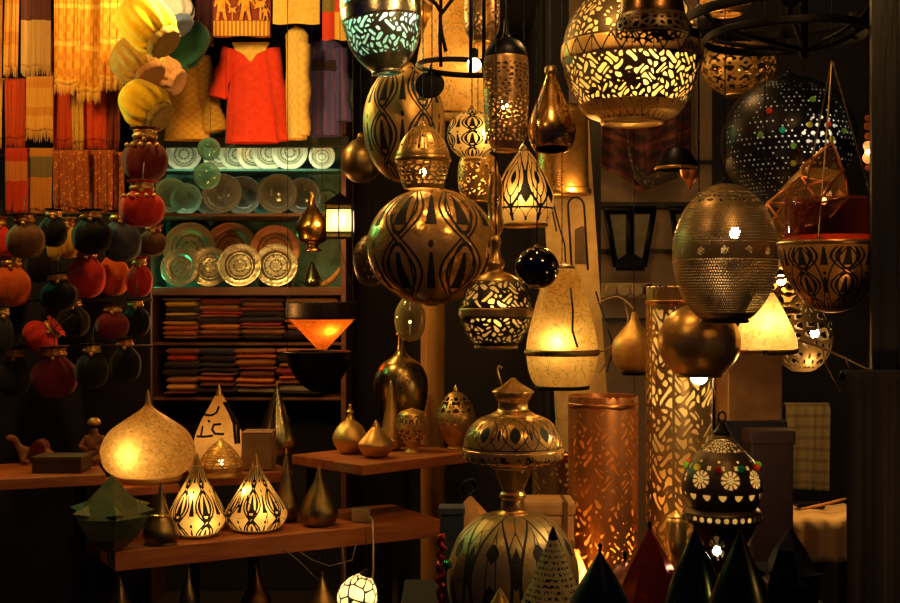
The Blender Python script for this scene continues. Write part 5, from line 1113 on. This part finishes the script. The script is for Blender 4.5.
t.lathe('stem', [(22, 465), (19, 466), (17, 474), (13, 484), (11, 490), (13, 494), (13.5, 497), (11.5, 499), (12, 505), (12, 510), (16, 513), (14, 515)], BRASS, n=60, m=60)
t.lathe('stem_rim', [(10, 464), (22, 463), (23.5, 465), (22, 467.5), (19, 468)], BRASS, n=60, m=14, label='pale gold lip of the stem')
dmp = lambda U, V: {'ink': np.minimum(np.maximum.reduce([.05-np.abs(almond(U, V, 9, .30, .92, .8)), almond(U, V, 9, .5, .82, .35), almond(U, V, 18, .55, .78, .22, .5), .012-np.abs(V-.26), .01-np.abs(V-.94), .04-np.abs(almond(U, V, 9, .4, .95, .5, .5))]), band(V, .22, .96))}
t.lathe('shade', [(14, 414), (24, 415), (36, 420), (45, 430), (49, 441), (50, 449)], BRASS_INK, n=340, m=110, pat=dmp)
t.lathe('shade_rim', [(50, 448), (51, 449), (50, 457), (44, 461), (42, 460), (48, 455)], BRASS_INK, n=300, m=40, pat=lambda U, V: {'ink': np.minimum(scroll(U, V, 40, 2, .35, 7), band(V, .15, .6))})
t.lathe('collar', [(15, 392), (19, 392), (18, 397), (15, 402), (15, 408), (17, 411), (22, 414), (22, 416)], BRASS, n=50, m=40)
t.lathe('crown', [(2, 378), (6, 382), (10, 385), (15, 388), (20, 391), (20, 393), (15, 394)], BRASS, n=50, m=30, flute=lambda U, V: 1+.05*np.cos(2*PI*14*U))
t.lathe('spindle', [(3, 456), (3, 466)], BRASS, n=16, m=6)
t.add('hook', tube('hook', [(t.x(502), 0, t.z(386)), (t.x(499), 0, t.z(378)), (t.x(497), 0, t.z(370)), (t.x(499), 0, t.z(366)), (t.x(502), 0, t.z(368))], .004, BRASS, 6))
t.bulb(446, .012, 40)
# pyramid hut, tinsel, small things at the counter's aisle end
t = T2('pyramid_lamp', 'little wooden pyramid-roofed lantern behind the almond-engraved belly', 'lamp', 470, 3.45)
by = t.by; PW = plain('orange_wood', (.62, .30, .10), .5, (.45, .2, .06), 30)
t.add('roof', lathe('roof', [(.002, t.z(495)), (t.s_(30), t.z(524)), (t.s_(30), t.z(524)), (t.s_(28), t.z(527)), (t.s_(28), t.z(527)), (0, t.z(527))], PW, 4, 6, smooth=False), rot=(0, 0, .55))
t.add('body', box('body', t.s_(34), t.s_(34), t.z(527), VV['wine'], .003), (0, 0, t.z(527)/2), (0, 0, .55+PI/4)); t.add('loop', ring('loop', t.s_(7), .006, BLACKM, 0, 24, 6), (0, 0, t.z(487)), (PI/2, 0, .5))
for k in range(5):
    a = .55+k*.5; t.add('tinsel_string', tube('tinsel_string', [(t.s_(20)*math.sin(a)*1.05-.01, -t.s_(24), t.z(530+j*5)) for j in range(12)], [.003+.002*(j % 2) for j in range(12)], metal('red_tinsel', (.7, .04, .05), .25), 6)) if k < 2 else None
t = T2('tin_box', 'small slate-blue tin box beside the pyramid-roofed lantern', 'box', 452, 3.35)
t.add('body', box('body', t.s_(24), .07, t.z(505)*.93, plain('slate_tin', (.05, .07, .11), .35), .004), (0, 0, t.z(505)*.465)); t.add('lid', box('lid', t.s_(26), .075, .02, plain('slate_lid', (.08, .10, .15), .35), .004), (0, 0, t.z(505)*.96))
t = T2('tinsel_garland', 'red tinsel garland standing upright beside the engraved belly', 'garland', 441, 3.1)
pts = [(.006*math.sin(j*1.3), .006*math.cos(j*1.7), t.z(535)*j/40) for j in range(41)]
t.add('strand', tube('strand', pts, [.007+.004*(j % 2) for j in range(41)], metal('red_foil', (.6, .03, .04), .25), 7)); t.add('ornament', sph('ornament', t.s_(5), metal('green_foil', (.05, .6, .25), .15), n=16), (t.s_(6), -.03, t.z(562)))
t = T2('pointed_lamp', 'small brass pointed lamp glinting before the engraved belly', 'lamp', 500, 2.66)
t.lathe('shade', [(.8, 588), (2, 590), (9, 602), (20, 620), (26, 650), (20, t.by-2), (0, t.by)], BRASS, n=40, m=30)
t = T2('cone_lamp', 'pale cone lamp wrapped in fine lines of script beside the engraved belly', 'lamp', 553, 2.82)
def lines(U, V): return {'ink': np.minimum(.28-np.abs(((V*26) % 1)-.5), scroll(U, V, 40, 24, .6, 3))}
t.lathe('shade', [(1, 532), (2, 533), (10, 552), (22, 580), (34, 608), (42, 640), (44, t.by)], skin('grey_parchment', (.46, .38, .2), (.36, .3, .15), ink=INK, clear=0, transl=.3), n=240, m=180, pat=lines); t.lathe('cap', [(0, 526), (2, 529), (5, 538), (4, 540)], BLACKM, n=24, m=12)
t = T2('wooden_chest', 'tan leather-covered chest behind the big brass lamp', 'chest', 541, 3.46)
LEA = plain('tan_leather_cover', (.50, .26, .10), .5, (.38, .18, .06), 12, .1, 40)
t.add('body', box('body', t.s_(62), .13, t.z(512), LEA, .008), (0, 0, t.z(512)/2)); t.add('lid', box('lid', t.s_(65), .135, t.s_(14), LEA, .01), (0, 0, t.z(505))); t.add('strap', box('strap', t.s_(5), .14, t.z(498), plain('dark_strap', (.14, .06, .03), .5), .002), (t.s_(22), 0, t.z(498)/2))
t = T2('pointed_lamp', 'glowing yellow pointed parchment lamp between the script cone and navy cone', 'lamp', 573, 3.32)
t.lathe('shade', [(1, 543), (3, 548), (10, 562), (17, 585), (20, 610), (14, t.by-3)], PARCH, n=50, m=40); t.lathe('base', [(14, t.by-4), (18, t.by-2), (18, t.by), (0, t.by)], OLD, n=30, m=8); t.bulb(575, .016, 70); t.lathe('cap', [(0, 537), (2, 541), (3.4, 549), (2.4, 549.5)], BRASS, n=18, m=10)
LIN2 = skin('amber_liner', (.95, .5, .12), (.8, .3, .06), clear=0, transl=.85, nscale=30)
# fretwork columns
def column(label, cx, Y, r, y0, mat, seed, bulbs, n=7, m=7, tcut=.62, base=None):
    t = T2('column_lantern', label, 'lantern', cx, Y); by = t.by; asp = (by-y0)/(2*PI*r)
    t.lathe('shade', [(r*.97, y0+3), (r, y0+8), (r, by-12), (r*.98, by-8)], mat, n=480, m=460, flute=lambda U, V: 1+.025*np.abs(np.cos(PI*8*U)), pat=lambda U, V: {'cut': np.minimum(np.minimum(cells(U, V, n, int(n*asp), tcut, seed, .9, .45), 1), np.minimum(band(V, .012, .988, 30), (np.abs(((U*8) % 1)-.5)-.05)*8))}); t.lathe('liner', [(r*.9, y0+6), (r*.9, by-12)], LIN2 if seed == 5 else LINER, n=40, m=20)
    t.lathe('top_rim', [(r*.9, y0+4), (r*1.02, y0), (r*1.04, y0+3), (r*1.0, y0+6)], COPPER, n=60, m=14); t.lathe('base', [(r*1.0, by-10), (r*1.1, by-7), (r*1.12, by), (0, by)], COPPER, n=60, m=16)
    for y, L, c in bulbs: t.bulb(y, .016, L, c)
    return t
column('copper column lantern with orange light through fretwork, beside the tan chest', 603, 3.55, 34, 402, COPPER_CUT, 5, ((450, 9, (1, .30, .06)), (550, 80, (1, .5, .12))), 30, 7, .50)
column('tallest brass column lantern with bold pale fretwork behind the gold ball', 681, 3.62, 34, 300, metal('bronze_pierced', (.42, .24, .09), .36, metallic=.7, cut=True), 12, ((335, 26, (1, .68, .28)), (395, 36, (1, .66, .24)), (490, 26, (1, .40, .07))), 24, 6, .32)
t = column('dim squat fretwork lantern in shade beside the copper column', 553, 3.70, 20, 455, OLD and metal('old_cut', (.30, .2, .1), .45, metallic=.6, cut=True), 23, ((520, 3, WARM),), 18, 6, .5)
# copper pedestal column and boxes on the right
t = T2('copper_column', 'plain beaten copper column behind the jewelled black lantern', 'column', 746, 3.78)
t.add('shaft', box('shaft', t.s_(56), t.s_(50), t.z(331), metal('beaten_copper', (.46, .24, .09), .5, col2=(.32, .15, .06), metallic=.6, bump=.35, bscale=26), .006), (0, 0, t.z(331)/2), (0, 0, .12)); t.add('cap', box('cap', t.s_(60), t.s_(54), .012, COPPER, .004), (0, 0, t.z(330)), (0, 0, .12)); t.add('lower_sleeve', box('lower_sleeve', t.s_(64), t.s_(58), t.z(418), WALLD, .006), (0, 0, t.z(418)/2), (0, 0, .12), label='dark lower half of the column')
t = T2('card_box', 'dark red cardboard box stacked beside the copper column', 'box', 768, 3.55)
t.add('body', box('body', t.s_(42), .1, t.z(438), plain('dark_red_card', (.025, .008, .010), .6), .006), (0, 0, t.z(438)/2)); t.add('lid', box('lid', t.s_(46), .105, .04, plain('dark_red_lid', (.03, .01, .012), .6), .006), (0, 0, t.z(436)))
# jewelled lantern
t = T2('jewelled_lantern', 'black domed lantern with rosettes and coloured glass beads on a goblet foot', 'lantern', 722, 2.9)
by = t.by
def jew(U, V):
    c = np.minimum(cells(U, V, 40, 26, .26, 7), band(V, .10, .30)); r = rosette(U, V, 8, .63, .105, 2.6, 10, .5); d = np.minimum(almond(U, V, 16, .74, .86, .5), 1)
    q = np.minimum(rosette(U, V, 16, .50, .03, 2.6, 4), 1); b = -1
    for k in range(10): b = np.maximum(b, .016-np.hypot(((U-(k+.5)/10+.5) % 1-.5)*2.2, V-.425))
    return {'cut': np.maximum.reduce([c, np.minimum(r, band(V, .5, .78)), np.minimum(d, band(V, .79, .87)), q, b])}
dome = t.lathe('dome', [(4, 429), (8, 434), (20, 448), (31, 460), (38, 474), (40, 490), (36, 503), (33, 508)], DARKCUT, n=520, m=280, pat=jew)
t.lathe('belt', [(33, 506), (38, 510), (39, 514), (38, 520), (33, 523)], DARKCUT, n=320, m=60, pat=lambda U, V: {'cut': np.minimum(dots(U, (V-.3)/.4, 30, 1, .30, False), band(V, .3, .7, 3))})
t.lathe('goblet', [(34, 522), (30, 534), (24, 552), (14, 572), (10, 590), (12, 610), (30, by-4), (32, by), (0, by)], DARKCUT, n=300, m=200, pat=lambda U, V: {'cut': np.maximum(np.minimum(rosette(U, V, 8, .12, .075, 1.6, 6), 1), np.minimum(rosette(U, V, 6, .30, .08, 1.2, 8, .5), 1))})
for k in range(10):
    u = (k+.5)/10-.5; a = PI/2+2*PI*u; cc = ('turquoise', 'red', 'green', 'yellow', 'red')[k % 5]
    t.add('glass_bead', sph('glass_bead', t.s_(3.4), JM[cc], n=14), (t.s_(36)*math.cos(a), t.s_(36)*math.sin(a), t.z(464.5)), parent=dome)
t.lathe('cap', [(0, 421), (2, 423), (5, 428), (9, 433), (8, 435)], BLACKM, n=30, m=14); t.add('loop', ring('loop', t.s_(3.5), .0025, BLACKM, 0, 20, 6, 1.5), (0, 0, t.z(417)), (PI/2, 0, 0)); t.lathe('liner', [(8, 440), (18, 450), (29, 462), (36, 476), (37, 490), (33, 503), (30, 520)], LINER, n=40, m=30); t.bulb(484, .012, 24, (1, .70, .34), 2); t.bulb(550, .009, 80, (1, .8, .45), -6, -.01)
t = T2('brass_jar', 'small shiny brass jar glowing between the red and green pointed lamps', 'jar', 676, 3.2)
by = t.by
t.lathe('body', [(7, 517), (10, 522), (10, 545), (7, 556), (9, 575), (14, by-6), (14, by), (0, by)], BRASS, n=36, m=40); t.lathe('lid', [(0, 510), (3, 512), (8, 516), (8, 519)], BRASS, n=30, m=12)
# dark pointed lamps nearest the aisle
def dark_point(label, cx, y0, w, Y, mat, extra=None, sharp=False, n=44):
    t = T2('pointed_lamp', label, 'lamp', cx, Y, 'dark pointed lamps at the aisle edge of the counter'); by = t.by; h = by-y0
    t.lathe('shade', [(1, y0+2), (2, y0+5), (w*.22, y0+h*.1), (w*.6, y0+h*.26), (w*.92, y0+h*.44), (w, y0+h*.58), (w*.8, by-4), (w*.8, by), (0, by)], mat, n=n, m=44, smooth=n > 12)
    t.lathe('finial', [(0, y0-6), (2.4, y0-3), (1.6, y0+1), (2.6, y0+3)], BLACKM, n=16, m=10); return t
RG = glass('dark_red_glass', (.16, .012, .01), .05, .9); NG = metal('navy_lacquer', (.012, .014, .03), .3); GG = metal('bottle_green_lacquer', (.05, .08, .05), .14); RL = metal('ruby_lacquer', (.30, .03, .02), .14, metallic=.7)
dark_point('navy lacquered cone lamp, pointed, in front of the copper column lantern', 600, 548, 40, 2.58, NG)
dark_point('ruby red lacquered pointed lamp between the navy cone and brass jar', 650, 526, 36, 2.85, RL, n=10)
dark_point('squat dark red pointed lamp half behind the ruby one', 625, 556, 38, 3.06, metal('dark_ruby_lacquer', (.10, .02, .015), .25, metallic=.5), n=10)
dark_point('bottle green lacquered pointed lamp below the small brass jar', 695, 526, 34, 2.66, GG)
dark_point('black-green pointed lamp before the jewelled lantern foot', 740, 528, 38, 2.47, metal('black_green_lacquer', (.022, .024, .016), .25))
t = T2('star_lamp', 'black faceted metal star lamp in the shade beside the goblet foot', 'lamp', 790, 2.6)
me = lathe('body', t.pr([(1, 528), (1, 528), (16, 548), (16, 548), (30, 580), (30, 580), (18, t.by-4), (18, t.by-4), (14, t.by), (14, t.by), (0, t.by)]), NG, 6, 10, smooth=False); t.add('body', me)
for k in range(5):
    a = k*PI*2/5+.2; L = t.s_(30); t.add('spike', lathe('spike', [(0, L), (L*.42, 0), (L*.42, 0), (0, 0)], NG, 4, 6, smooth=False), (t.s_(16)*math.cos(a), t.s_(16)*math.sin(a), t.z(575)), (PI/2*.8, 0, a+PI/2))
# side table with a lit cloth
t = T('side_table', 'side table under a tan cloth in the dark corner behind the star lamp', 'table', 815, 640, 4.0); t.o.location.z = 0; zt = P(0, 512, 4.0).z
TC = fabric('tan_table_cloth', (.75, .48, .2), (.6, .36, .14), 'plain')
t.add('tabletop', box('tabletop', t.s_(78), .26, .02, WOODD, .003), (t.s_(2), 0, zt-.012))
rows = []
for i in range(22):
    f = i/21
    row = []
    for j in range(40):
        u = j/39-.5; d = .14-f*.42
        if d > -.15: z = zt+.004+.004*math.sin(u*14+f*7)
        else: z = zt-(-.15-d)*1.0; 
        row.append((u*t.s_(80)+t.s_(2), max(d, -.15)-(.008*math.sin(u*26) if d < -.15 else 0), z))
    rows.append(row)
t.add('cloth', grid('cloth', rows, TC, thick=.003))
for sx in (-1, 1):
    for sy in (-1, 1): t.add('leg', box('leg', .03, .03, zt-.02, WOODD, .002), (t.s_(2)+sx*t.s_(34), sy*.1, (zt-.02)/2))
o = link('wooden_stick', tube('wooden_stick', [(-.07, -.01, .0), (0, 0, .012), (.08, .01, .03)], [.004, .005, .004], PW, 7)); o.location = P(822, 503, 3.96); o.location.z = zt+.018; tag(o, 'short pale stick lying across the tan table cloth', 'stick')
o = link('dark_tray', box('dark_tray', .09, .06, .014, BLACKM, .004)); o.location = (P(810, 0, 4.03).x, 4.04, zt+.017); tag(o, 'small black tray lying on the tan table cloth', 'tray')
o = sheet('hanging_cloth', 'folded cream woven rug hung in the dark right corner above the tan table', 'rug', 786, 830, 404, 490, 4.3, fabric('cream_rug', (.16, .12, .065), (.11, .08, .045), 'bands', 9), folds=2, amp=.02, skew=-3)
slab('trim_8', P(713, 0, 5.15).x, 1.98, 5.14, 5.17, 0, 2.88, WALLD)  # dark sheet added so the wall behind it reads as deep shade
# wall things on the right
t = T('wall_lantern_frame', 'black tapering lantern frame with grey panes hung on the panelled wall', 'lantern', 629, 271, 5.08)
def wall_lantern(t, x0, x1, xb0, xb1, y0, y1):
    c = lambda a, b: Vector((t.x(a), 0, t.z(b)))
    def bar(a, b, r=.012): t.add('bar', tube('bar', [c(*a), c(*b)], r, BLACKM, 8))
    bar((x0, y0), (x1, y0), .016); bar((x0+2, y0), (xb0, y1)); bar((x1-2, y0), (xb1, y1)); bar((xb0, y1), (xb1, y1), .016); xm = (x0+x1)/2; bar((xm, y0), ((xb0+xb1)/2, y1), .016)
    t.add('glass_pane', prism('glass_pane', [tuple(c(x0+2, y0).xz), tuple(c(x1-2, y0).xz), tuple(c(xb1, y1).xz), tuple(c(xb0, y1).xz)], .004, plain('grey_pane', (.22, .21, .14), .25), 0), (0, .01, 0))
    t.add('foot', prism('foot', [tuple(c(xb0-1, y1-6).xz), tuple(c((xb0+xb1)/2-4, y1-13).xz), tuple(c((xb0+xb1)/2+4, y1-13).xz), tuple(c(xb1+1, y1-6).xz), tuple(c(xb1, y1+2).xz), tuple(c(xb0, y1+2).xz)], .03, BLACKM, .002))
wall_lantern(t, 604, 656, 616, 644, 210, 267)
t = T('wall_lantern_frame', 'second black lantern frame mostly hidden by the pinhole egg', 'lantern', 690, 271, 5.08); wall_lantern(t, 670, 712, 680, 704, 210, 267)
t = T('hanging_cloth', 'dark patterned cloth with a pointed hem hung high on the panelled wall', 'cloth', 640, 190, 5.05)
nn = 24; rows = []
for i in range(16):
    f = i/15; rows.append([(t.x(600+92*(j/(nn-1))+(6 if j == 0 else 0)*(1-f)), .012*math.sin(j*.9), t.z(70+(118-6*abs(j/(nn-1)-.45)*8+(4 if abs(j/(nn-1)-.45) < .1 else 0))*f)) for j in range(nn)])
t.add('cloth', grid('cloth', rows, fabric('dark_kilim', (.10, .03, .035), (.04, .02, .03), 'damask', 3, col3=(.16, .05, .04)), thick=.003))
t.add('medallion_border', grid('medallion_border', [[(t.x(x), -.02, t.z(y+dy)) for x, y in ((626, 120), (628, 150), (634, 172), (645, 184), (660, 178), (676, 172))] for dy in (-7, 7)], fabric('border_spots', (.07, .05, .045), (.22, .17, .10), 'sparkle'), thick=.003))
t = T('power_strip', 'white power strip with round sockets and a red light on the panelled wall', 'power strip', 632, 298, 5.12)
t.add('housing', box('housing', t.s_(58), .04, t.s_(15), PLA, .006), (t.s_(-2), 0, t.z(290.5)))
for k in range(4): t.add('socket', lathe('socket', [(0, .004), (t.s_(5), .004), (t.s_(5), 0), (t.s_(6), -.004), (t.s_(6), .012), (0, .012)], PLA if k != 3 else BLACKM, 20, 14), (t.s_(-22+13*k), -.022, t.z(290.5)), (PI/2, 0, 0))
t.add('switch', box('switch', t.s_(8), .012, t.s_(9), BLACKM, .002), (t.s_(24), -.022, t.z(290))); t.add('pilot_light', sph('pilot_light', t.s_(2.2), emit('red_led', (1, .03, .04), 5), n=12), (t.s_(24), -.03, t.z(289)))
# twigs and wires
def twig(label, Y, pts, r, mat, name='twig', side=()):
    t = T('hanging_'+name, label, name, pts[0][0], pts[0][1], Y)
    def mk(ps): return [(t.x(a), d, t.z(b)) for a, b, d in ps]
    n = len(pts); t.add('stem', tube('stem', mk([(a, b, .03*math.sin(i)) for i, (a, b) in enumerate(pts)]), [r*(1-.6*i/(n-1)) for i in range(n)], mat, 6))
    for s in side: t.add('twiglet', tube('twiglet', mk([(a, b, .02*i) for i, (a, b) in enumerate(s)]), [r*.6*(1-.5*i/(len(s)-1)) for i in range(len(s))], mat, 5))
TW = plain('dry_twig', (.30, .16, .09), .7)
twig('dry forked twig sticking out from beneath the dusky pierced ball', 3.3, [(800, 340), (822, 347), (845, 357), (866, 368), (888, 377)], .004, TW, 'twig', [[(822, 347), (828, 365), (838, 380), (848, 394)], [(845, 357), (852, 370), (858, 384)]])
for k, (pts, lb) in enumerate((([(598, 303), (618, 297), (634, 310), (640, 330), (636, 350)], 'pale wire curling from the tulip lamp across the black upright'), ([(590, 352), (606, 350), (620, 338), (628, 320), (624, 300)], 'tan wire looping up beside the power strip'), ([(600, 372), (612, 352), (622, 330), (638, 318)], 'thin tan wire slanting towards the satin gold onion lamp'), ([(596, 292), (604, 318), (612, 345), (607, 372)], 'dark wire hanging in front of the black upright'))):
    Yw = 3.98+.05*k; p0 = P(*pts[0], Yw); q = spline([(a, b) for a, b in pts], 30); o = link('hanging_wire', tube('wire', [P(a, b, Yw+.04*math.sin(i*.3))-p0 for i, (a, b) in enumerate(q)], .0032, plain('tan_wire', (.34, .2, .09), .5) if k < 3 else WIRE, 6)); o.location = p0; tag(o, lb, 'wire', 'wires beside the black upright')
# dark cloth hanging down at the right corner
t = sheet('hanging_curtain', 'black curtain hanging in the dark corner under the copper bowl', 'curtain', 846, 960, 372, 760, 2.55, CLOTHB, folds=4, amp=.02)
t.add('cord', tube('cord', [(0, .02, t.z(374)), (0, .02, 2.88-t.loc.z)], .002, WIRE, 5))
# ================================================================== LIGHT
def lamp(name, kind, loc, energy, col, size=.05, rot=None, **kw):
    l = bpy.data.lights.new(name, kind); l.energy = energy; l.color = col
    if kind in ('POINT', 'SPOT'): l.shadow_soft_size = size
    if kind == 'AREA': l.shape = 'RECTANGLE'; l.size, l.size_y = size
    for k, v in kw.items(): setattr(l, k, v)
    o = bpy.data.objects.new(name, l); COL.objects.link(o); o.location = loc
    if rot: o.rotation_euler = rot
    return o
lamp('scarf_lamp', 'POINT', (-1.75, 4.35, 2.62), 27, (1, .50, .10), .06)
lamp('front_fill_light', 'POINT', (.75, 2.0, 2.45), 17, (1, .52, .14), .05)  # added fill lights before the stall, no real lamps, brightening the metals
lamp('front_fill_light', 'POINT', (-.45, 2.3, 2.6), 9, (1, .52, .14), .05)
lamp('overhead_fill_light', 'POINT', (.22, 2.95, 2.45), 9, (1, .52, .14), .03)  # added unseen lights above the cluster, giving the brass its highlights
lamp('overhead_fill_light', 'POINT', (.50, 3.6, 2.55), 9, (1, .52, .14), .03)
lamp('overhead_fill_light', 'POINT', (-.25, 3.9, 2.6), 8, (1, .52, .14), .03)
lamp('bowl_fill_light', 'POINT', (1.06, 2.25, 1.12), 2.0, (1, .5, .13), .04)  # added unseen light that brightens the copper bowl from below
lamp('corner_lamp', 'POINT', (1.19, 3.86, 1.18), 4.0, (1, .55, .16), .03)
lamp('tunic_lamp', 'POINT', (-1.05, 4.7, 2.70), 36, (1, .60, .16), .06)
lamp('board_fill_light', 'POINT', (.40, 3.98, 1.86), 3.6, (1, .5, .12), .03)  # added light brightening the carved board, besides the lanterns before it
lamp('green_lamp', 'SPOT', (-2.25, 5.0, 2.6), 36, (.05, 1, .35), .045, None, spot_size=math.radians(75), spot_blend=.3).rotation_euler = (Vector((.2, 3.2, 1.5))-Vector((-2.25, 5.0, 2.6))).to_track_quat('-Z', 'Y').to_euler()
lamp('green_shelf_lamp', 'POINT', (-1.44, 6.03, 1.61), 1.3, (.05, 1, .4), .03)
lamp('shelf_tube', 'AREA', (xm-.05, 6.12, zc(147)), 1.1, (.80, 1, .60), (.85, .04), (math.radians(25), 0, 0))
lamp('cloth_fill_light', 'POINT', (-.95, 5.2, 1.46), 8, (1, .42, .1), .04)  # added light on the folded cloths, standing in for cone lamp spill
lamp('shelf_fill_light', 'POINT', (-.52, 5.42, 1.92), 8, (1, .44, .09), .04)  # added light boosting the box lantern's glow on trays and plates
w = bpy.data.worlds.new('night'); SC.world = w; w.use_nodes = True
w.node_tree.nodes['Background'].inputs[0].default_value = (.08, .10, .40, 1); w.node_tree.nodes['Background'].inputs[1].default_value = .05
SC.view_settings.view_transform = 'Standard'; SC.view_settings.look = 'None'; SC.view_settings.gamma = 1; SC.view_settings.exposure = 0
SC.view_settings.use_curve_mapping = False
SC.cycles.sample_clamp_indirect = 4; SC.cycles.transparent_max_bounces = 24; SC.cycles.max_bounces = 8
SC.cycles.caustics_reflective = False; SC.cycles.caustics_refractive = False
SC.cycles.use_denoising = True
